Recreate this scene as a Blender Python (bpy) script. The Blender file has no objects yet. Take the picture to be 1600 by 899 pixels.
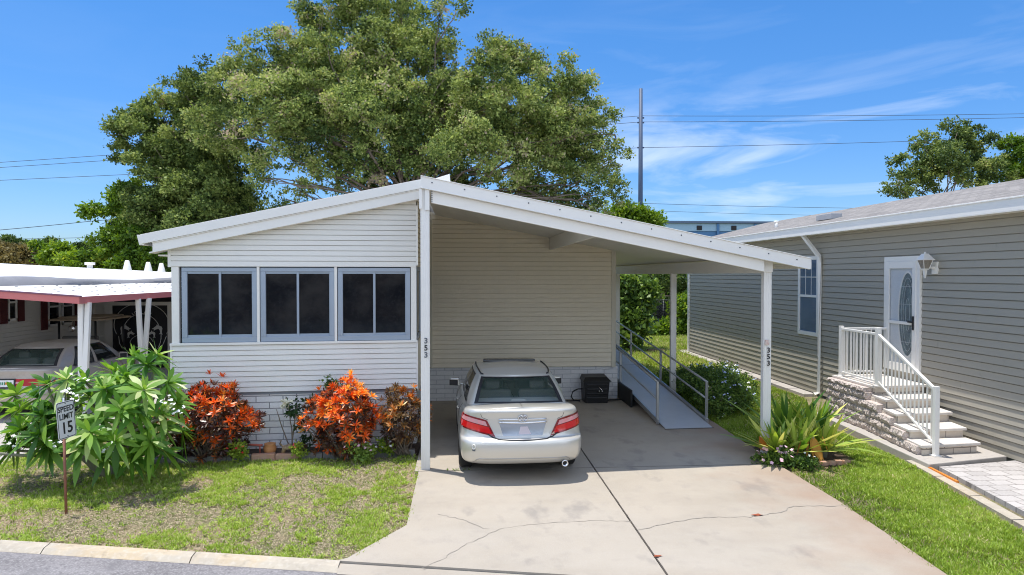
import bpy, math, random
import numpy as np
from mathutils import Vector, Matrix

# ------------------------------------------------------------------ camera, sky, sun, exposure
S = bpy.context.scene
R = math.radians
cam_d = bpy.data.cameras.new("camera")
cam = bpy.data.objects.new("camera", cam_d)
S.collection.objects.link(cam)
S.camera = cam
cam_d.sensor_width = 36.0
cam_d.lens = 24.0
cam_d.clip_start = 0.1
cam_d.clip_end = 2000
cam.location = (0, 0, 3.0)
cam.rotation_euler = (R(90 - 1.047), 0, R(-4.18))

SUN_DIR = Vector((-0.15, 0.095, 1.0)).normalized()      # from the ground towards the sun
SUN_EL = math.asin(SUN_DIR.z)
SUN_AZ = math.atan2(SUN_DIR.x, SUN_DIR.y)
world = bpy.data.worlds.new("World")
S.world = world
world.use_nodes = True
wn = world.node_tree
wn.nodes.clear()
def WN(t, **k):
    n = wn.nodes.new(t)
    for a, b in k.items(): setattr(n, a, b)
    return n
w_out = WN('ShaderNodeOutputWorld'); w_bg = WN('ShaderNodeBackground')
w_sky = WN('ShaderNodeTexSky', sky_type='NISHITA', sun_disc=False)
w_sky.sun_elevation = SUN_EL; w_sky.sun_rotation = SUN_AZ
w_sky.air_density = 1.0; w_sky.dust_density = 0.35; w_sky.ozone_density = 2.2
w_hsv = WN('ShaderNodeHueSaturation'); w_hsv.inputs['Saturation'].default_value = 1.22; w_hsv.inputs['Value'].default_value = 1.0
wn.links.new(w_sky.outputs[0], w_hsv.inputs['Color'])
w_tc = WN('ShaderNodeTexCoord'); w_sep = WN('ShaderNodeSeparateXYZ')
wn.links.new(w_tc.outputs['Generated'], w_sep.inputs[0])
w_map = WN('ShaderNodeMapping'); w_map.inputs['Scale'].default_value = (2.6, 2.6, 15.0); w_map.inputs['Rotation'].default_value = (0.25, 0.15, 0.4)
w_map.inputs['Location'].default_value = (2.1, 0.9, 0.3)
wn.links.new(w_tc.outputs['Generated'], w_map.inputs[0])
w_no = WN('ShaderNodeTexNoise'); w_no.inputs['Scale'].default_value = 1.25; w_no.inputs['Detail'].default_value = 9; w_no.inputs['Roughness'].default_value = 0.56; w_no.inputs['Distortion'].default_value = 0.9
wn.links.new(w_map.outputs[0], w_no.inputs['Vector'])
w_rmp = WN('ShaderNodeMapRange'); w_rmp.inputs['From Min'].default_value = 0.46; w_rmp.inputs['From Max'].default_value = 0.80; w_rmp.inputs['To Max'].default_value = 0.75
wn.links.new(w_no.outputs['Fac'], w_rmp.inputs['Value'])
w_el = WN('ShaderNodeFloatCurve')
cv = w_el.mapping.curves[0]
for i, (a, b) in enumerate([(0, 0.75), (0.08, 0.8), (0.16, 1.0), (0.26, 0.25), (1, 0.0)]):
    if i < 2: cv.points[i].location = (a, b)
    else: cv.points.new(a, b)
w_el.mapping.update()
wn.links.new(w_sep.outputs['Z'], w_el.inputs['Value'])
w_mul = WN('ShaderNodeMath', operation='MULTIPLY', use_clamp=True)
w_az = WN('ShaderNodeMapRange'); w_az.inputs['From Min'].default_value = -0.15; w_az.inputs['From Max'].default_value = 0.25; w_az.inputs['To Min'].default_value = 0.12
wn.links.new(w_sep.outputs['X'], w_az.inputs['Value'])
w_m0 = WN('ShaderNodeMath', operation='MULTIPLY'); wn.links.new(w_rmp.outputs[0], w_m0.inputs[0]); wn.links.new(w_az.outputs[0], w_m0.inputs[1])
wn.links.new(w_m0.outputs[0], w_mul.inputs[0]); wn.links.new(w_el.outputs[0], w_mul.inputs[1])
w_mix = WN('ShaderNodeMix', data_type='RGBA'); w_mix.inputs['B'].default_value = (5.2, 5.7, 6.3, 1)
w_hz = WN('ShaderNodeMapRange'); w_hz.inputs['From Min'].default_value = 0.0; w_hz.inputs['From Max'].default_value = 0.33
wn.links.new(w_sep.outputs['Z'], w_hz.inputs['Value'])
w_tint = WN('ShaderNodeMix', data_type='RGBA'); w_tint.inputs['A'].default_value = (.43, .54, .78, 1); w_tint.inputs['B'].default_value = (.46, .69, .88, 1)
wn.links.new(w_hz.outputs[0], w_tint.inputs['Factor'])
w_pr = WN('ShaderNodeMix', data_type='RGBA', blend_type='MULTIPLY'); w_pr.inputs['Factor'].default_value = 1
wn.links.new(w_hsv.outputs[0], w_pr.inputs['A']); wn.links.new(w_tint.outputs['Result'], w_pr.inputs['B'])
wn.links.new(w_mul.outputs[0], w_mix.inputs['Factor']); wn.links.new(w_pr.outputs['Result'], w_mix.inputs['A'])
# added unseen cloud bank behind the viewpoint, a bright fill for the shaded fronts
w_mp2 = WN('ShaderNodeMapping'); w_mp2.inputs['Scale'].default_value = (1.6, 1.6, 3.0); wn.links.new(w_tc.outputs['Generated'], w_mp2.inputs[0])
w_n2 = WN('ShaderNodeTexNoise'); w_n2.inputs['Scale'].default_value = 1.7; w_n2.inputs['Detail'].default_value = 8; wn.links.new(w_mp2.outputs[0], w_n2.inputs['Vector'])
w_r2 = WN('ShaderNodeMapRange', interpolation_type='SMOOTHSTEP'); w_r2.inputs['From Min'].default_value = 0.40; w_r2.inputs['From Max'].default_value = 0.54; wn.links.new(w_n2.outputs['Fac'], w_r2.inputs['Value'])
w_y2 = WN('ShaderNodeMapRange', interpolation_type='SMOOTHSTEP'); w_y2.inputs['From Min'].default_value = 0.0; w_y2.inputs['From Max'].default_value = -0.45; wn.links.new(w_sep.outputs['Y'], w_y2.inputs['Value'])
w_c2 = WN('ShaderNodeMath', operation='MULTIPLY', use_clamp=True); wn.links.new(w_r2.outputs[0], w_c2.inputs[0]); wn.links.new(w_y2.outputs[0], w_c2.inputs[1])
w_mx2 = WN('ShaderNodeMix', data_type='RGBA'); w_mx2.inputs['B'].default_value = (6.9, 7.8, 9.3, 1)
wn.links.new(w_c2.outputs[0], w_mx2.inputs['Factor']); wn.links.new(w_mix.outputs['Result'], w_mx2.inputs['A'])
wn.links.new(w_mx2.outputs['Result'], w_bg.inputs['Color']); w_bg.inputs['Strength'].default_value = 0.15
wn.links.new(w_bg.outputs[0], w_out.inputs[0])

sun_d = bpy.data.lights.new("sun", 'SUN'); sun_d.energy = 4.0; sun_d.angle = R(0.55); sun_d.color = (1.0, 0.955, 0.88)
sun = bpy.data.objects.new("sun", sun_d); S.collection.objects.link(sun)
sun.rotation_euler = SUN_DIR.to_track_quat('Z', 'Y').to_euler()
S.view_settings.view_transform = 'Standard'; S.view_settings.look = 'None'
S.view_settings.exposure = 0.42; S.view_settings.gamma = 1; S.view_settings.use_curve_mapping = False
try:
    S.cycles.use_denoising = True; S.cycles.pixel_filter_type = 'BLACKMAN_HARRIS'; S.cycles.filter_width = 1.05
    S.cycles.max_bounces = 8; S.cycles.transparent_max_bounces = 12
    S.cycles.sample_clamp_indirect = 6
except Exception: pass

# ------------------------------------------------------------------ materials
MAT = {}
def lin(c):
    return tuple(((v/255.0)/12.92 if v/255.0 <= 0.04045 else ((v/255.0+0.055)/1.055)**2.4) for v in c)
def mat(name, color=(.5,.5,.5), rough=.6, metal=0.0, spec=.5, noise=None, bump=None, coat=0, **kw):
    """noise: list of (scale, amount, colour2, detail, lo, hi); bump: (scale, strength, distance)"""
    if name in MAT: return MAT[name]
    m = bpy.data.materials.new(name); m.use_nodes = True
    nt = m.node_tree; b = nt.nodes['Principled BSDF']
    b.inputs['Base Color'].default_value = (*color, 1); b.inputs['Roughness'].default_value = rough
    b.inputs['Metallic'].default_value = metal; b.inputs['Specular IOR Level'].default_value = spec
    if coat: b.inputs['Coat Weight'].default_value = coat; b.inputs['Coat Roughness'].default_value = 0.04
    tc = nt.nodes.new('ShaderNodeTexCoord')
    last = None
    for nz in (noise or []):
        sc, amt, c2, det, lo, hi = nz[:6]
        n = nt.nodes.new('ShaderNodeTexNoise'); n.inputs['Scale'].default_value = 1; n.inputs['Detail'].default_value = det; n.inputs['Roughness'].default_value = .6
        mp = nt.nodes.new('ShaderNodeMapping'); mp.inputs['Scale'].default_value = sc if isinstance(sc, tuple) else (sc, sc, sc)
        mp.inputs['Location'].default_value = nz[6] if len(nz) > 6 else (1.3*det, 2.1, 0.7)
        nt.links.new(tc.outputs['Object'], mp.inputs[0]); nt.links.new(mp.outputs[0], n.inputs['Vector'])
        r = nt.nodes.new('ShaderNodeMapRange'); r.inputs['From Min'].default_value = lo; r.inputs['From Max'].default_value = hi; r.inputs['To Max'].default_value = amt
        nt.links.new(n.outputs['Fac'], r.inputs['Value'])
        mx = nt.nodes.new('ShaderNodeMix'); mx.data_type = 'RGBA'; mx.inputs['B'].default_value = (*c2, 1)
        nt.links.new(r.outputs[0], mx.inputs['Factor'])
        if last is None: mx.inputs['A'].default_value = (*color, 1)
        else: nt.links.new(last, mx.inputs['A'])
        last = mx.outputs['Result']
    if last is not None: nt.links.new(last, b.inputs['Base Color'])
    if bump:
        n = nt.nodes.new('ShaderNodeTexNoise'); n.inputs['Scale'].default_value = bump[0]; n.inputs['Detail'].default_value = 6
        nt.links.new(tc.outputs['Object'], n.inputs['Vector'])
        bp = nt.nodes.new('ShaderNodeBump'); bp.inputs['Strength'].default_value = bump[1]; bp.inputs['Distance'].default_value = bump[2]
        nt.links.new(n.outputs['Fac'], bp.inputs['Height']); nt.links.new(bp.outputs[0], b.inputs['Normal'])
    MAT[name] = m
    return m
def add_dirt(m, z0, z1, col, amt):
    """splash dirt near the foot of a wall, broken up by noise"""
    nt = m.node_tree; b = nt.nodes['Principled BSDF']; src = b.inputs['Base Color'].links[0].from_socket
    tc = nt.nodes.new('ShaderNodeTexCoord'); sp = nt.nodes.new('ShaderNodeSeparateXYZ'); nt.links.new(tc.outputs['Object'], sp.inputs[0])
    n = nt.nodes.new('ShaderNodeTexNoise'); n.inputs['Scale'].default_value = 2.3; n.inputs['Detail'].default_value = 8; nt.links.new(tc.outputs['Object'], n.inputs['Vector'])
    a = nt.nodes.new('ShaderNodeMath'); a.operation = 'MULTIPLY_ADD'; a.inputs[1].default_value = (z1-z0)*1.6; nt.links.new(n.outputs['Fac'], a.inputs[0]); nt.links.new(sp.outputs['Z'], a.inputs[2])
    r = nt.nodes.new('ShaderNodeMapRange'); r.inputs['From Min'].default_value = z1+(z1-z0)*.8; r.inputs['From Max'].default_value = z0+(z1-z0)*.5; r.inputs['To Max'].default_value = amt; nt.links.new(a.outputs[0], r.inputs['Value'])
    mx = nt.nodes.new('ShaderNodeMix'); mx.data_type = 'RGBA'; mx.inputs['B'].default_value = (*col, 1); nt.links.new(r.outputs[0], mx.inputs['Factor']); nt.links.new(src, mx.inputs['A']); nt.links.new(mx.outputs['Result'], b.inputs['Base Color'])
def leafmat(name, stops, rough=.45, trans=.35, spec=.35):
    """leaf material: colour from the per-leaf 'tint' attribute; part of the light passes through"""
    m = bpy.data.materials.new(name); m.use_nodes = True
    nt = m.node_tree; b = nt.nodes['Principled BSDF']
    at = nt.nodes.new('ShaderNodeAttribute'); at.attribute_name = 'tint'
    cr = nt.nodes.new('ShaderNodeValToRGB'); e = cr.color_ramp.elements
    e[0].position = stops[0][0]; e[0].color = (*stops[0][1], 1); e[1].position = stops[-1][0]; e[1].color = (*stops[-1][1], 1)
    for p, c in stops[1:-1]:
        k = e.new(p); k.color = (*c, 1)
    nt.links.new(at.outputs['Fac'], cr.inputs['Fac']); nt.links.new(cr.outputs['Color'], b.inputs['Base Color'])
    b.inputs['Roughness'].default_value = rough; b.inputs['Specular IOR Level'].default_value = spec
    tr = nt.nodes.new('ShaderNodeBsdfTranslucent'); hs = nt.nodes.new('ShaderNodeHueSaturation')
    hs.inputs['Hue'].default_value = .485; hs.inputs['Value'].default_value = 1.5; hs.inputs['Saturation'].default_value = 1.1
    nt.links.new(cr.outputs['Color'], hs.inputs['Color']); nt.links.new(hs.outputs[0], tr.inputs['Color'])
    mx = nt.nodes.new('ShaderNodeMixShader'); mx.inputs[0].default_value = trans
    nt.links.new(b.outputs[0], mx.inputs[1]); nt.links.new(tr.outputs[0], mx.inputs[2])
    nt.links.new(mx.outputs[0], nt.nodes['Material Output'].inputs['Surface'])
    MAT[name] = m
    return m
def brickmat(name, c1, c2, mortar, w, h, ms, plane='XZ', bias=0, rough=.75, bump=.4, dirt=None, offset=.5, msmooth=.1):
    m = bpy.data.materials.new(name); m.use_nodes = True
    nt = m.node_tree; b = nt.nodes['Principled BSDF']; b.inputs['Roughness'].default_value = rough
    tc = nt.nodes.new('ShaderNodeTexCoord'); sp = nt.nodes.new('ShaderNodeSeparateXYZ'); cb = nt.nodes.new('ShaderNodeCombineXYZ')
    nt.links.new(tc.outputs['Object'], sp.inputs[0])
    if plane == 'BOX':      # steps and low walls: run along x+y
        ad = nt.nodes.new('ShaderNodeMath'); nt.links.new(sp.outputs['X'], ad.inputs[0]); nt.links.new(sp.outputs['Y'], ad.inputs[1])
        nt.links.new(ad.outputs[0], cb.inputs[0]); nt.links.new(sp.outputs['Z'], cb.inputs[1])
    else:
        nt.links.new(sp.outputs[plane[0]], cb.inputs[0]); nt.links.new(sp.outputs[plane[1]], cb.inputs[1])
    br = nt.nodes.new('ShaderNodeTexBrick'); br.offset = offset
    br.inputs['Scale'].default_value = 1; br.inputs['Brick Width'].default_value = w; br.inputs['Row Height'].default_value = h
    br.inputs['Mortar Size'].default_value = ms; br.inputs['Mortar Smooth'].default_value = msmooth; br.inputs['Bias'].default_value = bias
    br.inputs['Color1'].default_value = (*c1, 1); br.inputs['Color2'].default_value = (*c2, 1); br.inputs['Mortar'].default_value = (*mortar, 1)
    nz0 = nt.nodes.new('ShaderNodeTexNoise'); nz0.inputs['Scale'].default_value = 7
    nt.links.new(tc.outputs['Object'], nz0.inputs['Vector'])
    vm = nt.nodes.new('ShaderNodeVectorMath'); vm.operation = 'MULTIPLY_ADD'; vm.inputs[1].default_value = (.02, .012, 0)
    nt.links.new(nz0.outputs['Color'], vm.inputs[0]); nt.links.new(cb.outputs[0], vm.inputs[2])
    nt.links.new(vm.outputs[0], br.inputs['Vector'])
    nz = nt.nodes.new('ShaderNodeTexNoise'); nz.inputs['Scale'].default_value = 26; nz.inputs['Detail'].default_value = 8; nz.inputs['Roughness'].default_value = .65
    nt.links.new(tc.outputs['Object'], nz.inputs['Vector'])
    mr = nt.nodes.new('ShaderNodeMapRange'); mr.inputs['From Min'].default_value = .35; mr.inputs['From Max'].default_value = .7; mr.inputs['To Max'].default_value = .55 if dirt else .12
    nt.links.new(nz.outputs['Fac'], mr.inputs['Value'])
    mx = nt.nodes.new('ShaderNodeMix'); mx.data_type = 'RGBA'; mx.inputs['B'].default_value = (*(dirt or (.3, .28, .25)), 1)
    nt.links.new(mr.outputs[0], mx.inputs['Factor']); nt.links.new(br.outputs['Color'], mx.inputs['A'])
    nt.links.new(mx.outputs['Result'], b.inputs['Base Color'])
    ma = nt.nodes.new('ShaderNodeMath'); ma.operation = 'MULTIPLY_ADD'; ma.inputs[1].default_value = -1; 
    nt.links.new(br.outputs['Fac'], ma.inputs[0]); nt.links.new(nz.outputs['Fac'], ma.inputs[2])
    bp = nt.nodes.new('ShaderNodeBump'); bp.inputs['Strength'].default_value = bump; bp.inputs['Distance'].default_value = .02
    nt.links.new(ma.outputs[0], bp.inputs['Height']); nt.links.new(bp.outputs[0], b.inputs['Normal'])
    MAT[name] = m
    return m
def glassmat(name, color, alpha, rough=.03):
    m = bpy.data.materials.new(name); m.use_nodes = True
    nt = m.node_tree; b = nt.nodes['Principled BSDF']; b.inputs['Base Color'].default_value = (*color, 1); b.inputs['Roughness'].default_value = rough
    b.inputs['Alpha'].default_value = alpha
    MAT[name] = m
    return m

M = {}
M['white'] = mat('white_paint', (.85,.825,.775), .4, noise=[(3, .12, (.62,.62,.6), 5, .45, .75), ((.8,.8,14), .10, (.60,.60,.57), 3, .5, .8)])
M['white_post'] = mat('white_post_paint', (.83,.81,.77), .38, noise=[(5, .15, (.55,.54,.52), 5, .5, .8)])
M['siding_white'] = mat('white_siding', (.80,.78,.73), .5, noise=[((.7,.7,.7), .18, (.70,.68,.63), 4, .4, .7), ((4,4,.6), .10, (.55,.55,.52), 4, .5, .8)])
M['siding_cream'] = mat('cream_siding', (.84,.76,.60), .5, noise=[((.8,.8,.8), .2, (.72,.65,.50), 4, .4, .7), ((5,5,.5), .08, (.45,.42,.35), 4, .5, .8)])
M['siding_taupe'] = mat('taupe_siding', (.39,.36,.295), .55, noise=[((.35,.35,.35), .25, (.38,.345,.285), 3, .4, .65), ((2,2,30), .12, (.47,.43,.36), 4, .5, .8)])
M['siding_left'] = mat('pale_beige_siding', (.68,.65,.59), .6, noise=[((.8,.8,.8), .2, (.60,.57,.51), 4, .4, .7)])
M['ceiling'] = mat('carport_ceiling', (.80,.77,.70), .5, noise=[((3,.3,1), .12, (.46,.44,.39), 4, .4, .7)])
M['alu'] = mat('aluminium_frame', (.36,.42,.50), .35, metal=.25, noise=[(4, .2, (.28,.33,.40), 3, .4, .7)])
M['alu_rail'] = mat('aluminium_rail', (.52,.53,.54), .35, metal=.75, noise=[(9, .3, (.36,.36,.36), 3, .4, .7)])
M['ramp_deck'] = mat('ramp_deck', (.55,.57,.60), .45, metal=.15, noise=[((2,2,2), .3, (.42,.44,.46), 6, .4, .7), ((20,20,20), .15, (.32,.32,.32), 3, .55, .75)])
M['dark_glass'] = mat('dark_screen_glass', (.010,.011,.014), .06, spec=.42, noise=[((2,2,2.5), .8, (.035,.034,.034), 5, .42, .66), ((14,14,14), .5, (.028,.028,.03), 4, .5, .7)])
M['dark_metal'] = mat('dark_rubber', (.02,.02,.02), .7)
M['black_plastic'] = mat('black_plastic', (.014,.014,.015), .45, bump=(60, .15, .003))
M['tyre'] = mat('tyre_rubber', (.018,.018,.018), .8, noise=[(14, .5, (.05,.045,.04), 4, .5, .8)])
M['chrome'] = mat('chrome', (.75,.75,.76), .12, metal=1.0)
M['rim'] = mat('wheel_rim', (.5,.5,.52), .3, metal=.9)
def paintmat(name, col, flake):
    m = mat(name, col, .34, metal=.42, coat=.8, noise=[(900, .25, flake, 2, .4, .7)])
    return m
M['silver'] = paintmat('silver_car_paint', (.60,.585,.535), (.70,.68,.62))
M['champagne'] = mat('dusty_champagne_paint', (.44,.40,.36), .42, metal=.4, coat=.3, noise=[(2, .5, (.36,.31,.26), 5, .4, .7), (12, .35, (.30,.20,.16), 5, .55, .75)])
M['car_glass'] = glassmat('tinted_car_glass', (.05,.085,.07), .42)
M['car_glass_side'] = glassmat('dark_tinted_car_glass', (.008,.01,.01), .93)
M['lamp_red'] = mat('red_lamp_lens', (.62,.008,.012), .12, coat=1)
M['lamp_dark_red'] = mat('dark_red_lamp_lens', (.22,.004,.01), .15, coat=1)
M['lamp_clear'] = mat('clear_lamp_lens', (.60,.30,.31), .1, coat=1, noise=[((60,2,9), .8, (.75,.25,.28), 2, .45, .6)])
M['seat_cloth'] = mat('grey_seat_cloth', (.14,.14,.13), .9)
M['shelf'] = mat('parcel_shelf', (.72,.72,.66), .8)  # very pale, in place of sun falling on the shelf
M['road'] = mat('asphalt', (.18,.168,.17), .9, noise=[((.5,2.2,1), .7, (.28,.265,.27), 7, .42, .62), (45, .8, (.36,.345,.34), 4, .48, .66), (22, .6, (.10,.095,.10), 6, .50, .68), (2.2, .5, (.13,.125,.13), 7, .55, .7)], bump=(150, .6, .01))
M['maroon'] = mat('maroon_fascia', (.62,.17,.165), .5, noise=[(1.5, .4, (.66,.24,.22), 5, .4, .7)])
M['shutter'] = mat('maroon_shutter', (.10,.018,.018), .6)
M['roof_white'] = mat('white_roof_coating', (.80,.80,.80), .55, noise=[(1.2, .3, (.66,.66,.65), 7, .5, .75), ((2.5,9,2.5), .35, (.55,.54,.52), 5, .62, .8)], bump=(9, .3, .02))
M['grey_tarp'] = mat('grey_flashing', (.20,.20,.215), .6, noise=[(1.4, .4, (.30,.30,.31), 4, .4, .7)])
M['screen_black'] = mat('insect_screen_and_dark_interior', (.012,.012,.014), .7)
M['scroll_white'] = mat('scroll_metal', (.55,.54,.50), .6)
M['rust_post'] = mat('rusty_brown_post', (.26,.105,.065), .75, noise=[(14, .5, (.34,.17,.12), 5, .45, .7)])
M['sign_white'] = mat('sign_white', (.78,.78,.76), .45, noise=[(6, .18, (.62,.62,.58), 4, .45, .75)])
M['sign_black'] = mat('sign_black', (.015,.015,.018), .5)
M['pole_steel'] = mat('steel_pole_blue_grey', (.055,.09,.16), .6, noise=[((2,2,.15), .5, (.07,.10,.17), 4, .4, .7)])
M['wire'] = mat('wire_dark', (.05,.07,.11), .6)
M['bark'] = mat('bark', (.16,.12,.09), .9, noise=[((6,6,1.2), .7, (.26,.22,.18), 6, .4, .65)], bump=(12, .8, .05))
M['stem'] = mat('grey_green_stem', (.22,.22,.16), .8, noise=[(8, .5, (.32,.30,.24), 4, .4, .7)])
M['soil'] = mat('dark_mulch', (.055,.036,.026), .95, noise=[(25, .8, (.12,.075,.05), 5, .4, .7)], bump=(40, 1, .03))
M['edging'] = mat('weathered_concrete_edging', (.24,.235,.22), .9, noise=[(6, .7, (.13,.125,.115), 7, .4, .7), (2.1, .4, (.40,.33,.27), 4, .5, .7)], bump=(40, .6, .02))
M['edging_red'] = mat('faded_red_edging', (.50,.27,.17), .85, noise=[(6, .6, (.44,.36,.30), 5, .4, .7)], bump=(40, .5, .02))
M['terracotta'] = mat('terracotta', (.52,.22,.08), .6, noise=[(9, .5, (.62,.34,.14), 4, .4, .7)])
M['orange_paint'] = mat('orange_plastic', (.75,.22,.015), .45, noise=[(7, .3, (.62,.26,.05), 4, .4, .7)])
M['slab'] = mat('grey_porch_slab', (.42,.385,.35), .85, noise=[(2.2, .4, (.44,.41,.37), 6, .4, .7), (14, .4, (.27,.25,.235), 5, .5, .75)], bump=(70, .3, .01))
M['tread'] = mat('pale_cap_stone', (.72,.67,.61), .8, noise=[(4, .45, (.40,.35,.32), 6, .4, .7), (22, .3, (.60,.57,.54), 4, .5, .7)], bump=(60, .4, .01))
M['fence_wire'] = mat('chain_link_wire', (.16,.16,.16), .5, metal=.3)
M['net'] = mat('dark_vine_net', (.03,.03,.032), .8)
M['tan_roof'] = mat('tan_plastic_roof', (.40,.31,.22), .6, noise=[(3, .4, (.28,.20,.13), 5, .45, .7)])
M['lantern_glass'] = mat('smoky_lantern_glass', (.25,.22,.18), .15, noise=[(30, .5, (.40,.36,.30), 3, .4, .7)])
M['bwall'] = mat('blue_wall', (.06,.17,.34), .7, noise=[(.3, .2, (.08,.20,.38), 4, .4, .7)])
M['bwall_light'] = mat('pale_blue_wall', (.27,.43,.56), .7)
M['broof'] = mat('slate_blue_roof_edge', (.09,.14,.22), .6)
M['bolt'] = mat('bolt_grey', (.10,.11,.13), .5)
M['flower_white'] = mat('white_petals', (.82,.82,.78), .7)
M['flower_blue'] = mat('pale_blue_petals', (.50,.58,.85), .7)
M['flower_pink'] = mat('pink_petals', (.80,.50,.60), .7)
M['flower_red'] = mat('red_petals', (.75,.04,.05), .6)

add_dirt(M['siding_taupe'], 0.0, .5, (.22,.19,.13), .45); add_dirt(M['white_post'], 0.0, .35, (.38,.33,.27), .5)
def concrete():
    m = mat('driveway_concrete', (.395,.345,.28), .85, noise=[
        ((.9,.9,.9), .6, (.32,.28,.225), 7, .42, .68), ((.35,.5,1), .45, (.40,.365,.315), 5, .45, .65, (3.1,4,0)),
        ((4,4,4), .35, (.28,.25,.22), 7, .52, .74, (8,1,0)), ((60,60,60), .25, (.48,.45,.41), 3, .5, .75), ((1.6,.9,1), .6, (.22,.20,.18), 8, .57, .68, (5,2,0)), ((.22,.7,1), .4, (.30,.255,.20), 6, .50, .66, (1,7,0))], bump=(90, .35, .008))
    nt = m.node_tree; b = nt.nodes['Principled BSDF']
    src = b.inputs['Base Color'].links[0].from_socket
    tc = nt.nodes.new('ShaderNodeTexCoord'); sp = nt.nodes.new('ShaderNodeSeparateXYZ'); nt.links.new(tc.outputs['Object'], sp.inputs[0])
    n = nt.nodes.new('ShaderNodeTexNoise'); n.inputs['Scale'].default_value = 1.1; n.inputs['Detail'].default_value = 7; nt.links.new(tc.outputs['Object'], n.inputs['Vector'])
    # rust-brown staining along the right edge of the drive
    a = nt.nodes.new('ShaderNodeMath'); a.operation = 'MULTIPLY_ADD'; a.inputs[1].default_value = 3.2
    nt.links.new(n.outputs['Fac'], a.inputs[0]); nt.links.new(sp.outputs['X'], a.inputs[2])
    r = nt.nodes.new('ShaderNodeMapRange'); r.inputs['From Min'].default_value = 5.3; r.inputs['From Max'].default_value = 6.7; r.inputs['To Max'].default_value = .55
    nt.links.new(a.outputs[0], r.inputs['Value'])
    mx = nt.nodes.new('ShaderNodeMix'); mx.data_type = 'RGBA'; mx.inputs['B'].default_value = (.30,.185,.12,1)
    nt.links.new(r.outputs[0], mx.inputs['Factor']); nt.links.new(src, mx.inputs['A']); nt.links.new(mx.outputs['Result'], b.inputs['Base Color'])
    return m
M['concrete'] = concrete()
M['kerb'] = mat('kerb_concrete', (.46,.405,.32), .9, noise=[(2.6, .6, (.34,.30,.25), 7, .42, .65), ((.55,.55,.55), .7, (.52,.37,.19), 6, .54, .66), (20, .4, (.58,.54,.46), 4, .5, .7), (7, .6, (.22,.19,.15), 7, .58, .72)], bump=(60, .4, .01))
M['crack'] = mat('crack_dark', (.07,.06,.05), .95)
M['crack_soft'] = mat('crack_soft', (.29,.262,.225), .95)
M['blocks'] = brickmat('painted_block', (.90,.89,.88), (.84,.83,.82), (.30,.30,.31), .44, .107, .008, 'XZ', bump=.35)
M['blocks_back'] = brickmat('painted_block_back', (.82,.82,.82), (.76,.76,.76), (.52,.53,.55), .40, .107, .008, 'XZ', bump=.5)
M['split_stone'] = brickmat('split_face_stone', (.50,.43,.38), (.34,.29,.26), (.10,.085,.075), .42, .155, .012, 'BOX', bump=1.0, dirt=(.62,.56,.52))
M['riser'] = brickmat('pale_step_brick', (.66,.59,.50), (.58,.51,.43), (.22,.19,.17), .36, .20, .008, 'BOX', bump=.3)
M['paver'] = brickmat('pale_pavers', (.50,.47,.45), (.36,.335,.32), (.20,.18,.165), .30, .22, .012, 'XY', bump=.4, dirt=(.58,.55,.53))
M['shingle'] = brickmat('grey_shingles', (.16,.145,.13), (.30,.275,.25), (.10,.092,.085), .33, .14, .012, 'YX', bump=.6, dirt=(.32,.295,.27))

def groundmat():
    m = mat('lawn_soil', (.20,.165,.09), .95, noise=[
        (.6, .9, (.40,.28,.18), 7, .45, .56), (9, .6, (.17,.22,.05), 7, .42, .62), (30, .7, (.40,.34,.23), 6, .50, .66, (2,5,1)), (55, .6, (.07,.065,.03), 5, .48, .66)], bump=(45, 1.0, .04))
    return m
M['lawn'] = groundmat()
M['grass'] = leafmat('grass_blade', [(0,(.06,.11,.015)),(.3,(.16,.26,.03)),(.6,(.31,.44,.06)),(.85,(.48,.57,.14)),(1,(.66,.55,.34))], .5, .3, .25)
M['thatch'] = leafmat('dry_thatch', [(0,(.10,.12,.04)),(.5,(.30,.24,.13)),(1,(.58,.48,.34))], .7, .15, .2)
M['leaf_oak'] = leafmat('oak_leaf', [(0,(.045,.08,.02)),(.28,(.13,.19,.05)),(.6,(.28,.35,.095)),(.9,(.47,.51,.18)),(1,(.44,.36,.26))], .55, .3, .22)
M['leaf_dark'] = leafmat('dark_tree_leaf', [(0,(.03,.06,.015)),(.4,(.06,.11,.025)),(.8,(.11,.17,.04)),(1,(.18,.24,.06))], .5, .3, .25)
M['leaf_bright'] = leafmat('bright_leaf', [(0,(.05,.11,.012)),(.4,(.13,.23,.025)),(.8,(.24,.36,.045)),(1,(.36,.45,.07))], .5, .35, .25)
M['leaf_olive'] = leafmat('dry_leaf', [(0,(.07,.06,.02)),(.5,(.17,.14,.05)),(1,(.30,.25,.09))], .6, .3, .3)
M['leaf_plumeria'] = leafmat('plumeria_leaf', [(0,(.04,.12,.018)),(.4,(.11,.26,.035)),(.75,(.26,.44,.07)),(1,(.62,.68,.32))], .38, .35, .4)
M['leaf_croton'] = leafmat('croton_leaf', [(0,(.03,.016,.014)),(.3,(.08,.03,.022)),(.45,(.16,.09,.03)),(.54,(.45,.11,.02)),(.66,(.86,.12,.012)),(.85,(.94,.24,.02)),(1,(.95,.50,.07))], .35, .2, .5)
M['leaf_croton2'] = leafmat('bronze_croton_leaf', [(0,(.05,.03,.02)),(.35,(.10,.05,.035)),(.55,(.22,.14,.05)),(.75,(.52,.22,.05)),(.9,(.85,.20,.02)),(1,(.75,.50,.15))], .35, .2, .5)
M['leaf_strap'] = leafmat('strap_leaf', [(0,(.04,.12,.025)),(.4,(.14,.28,.04)),(.7,(.34,.47,.07)),(.9,(.60,.64,.12)),(1,(.75,.72,.22))], .35, .25, .5)
M['leaf_dead'] = leafmat('dead_orange_leaf', [(0,(.35,.14,.03)),(1,(.72,.38,.08))], .6, .3, .3)
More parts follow.
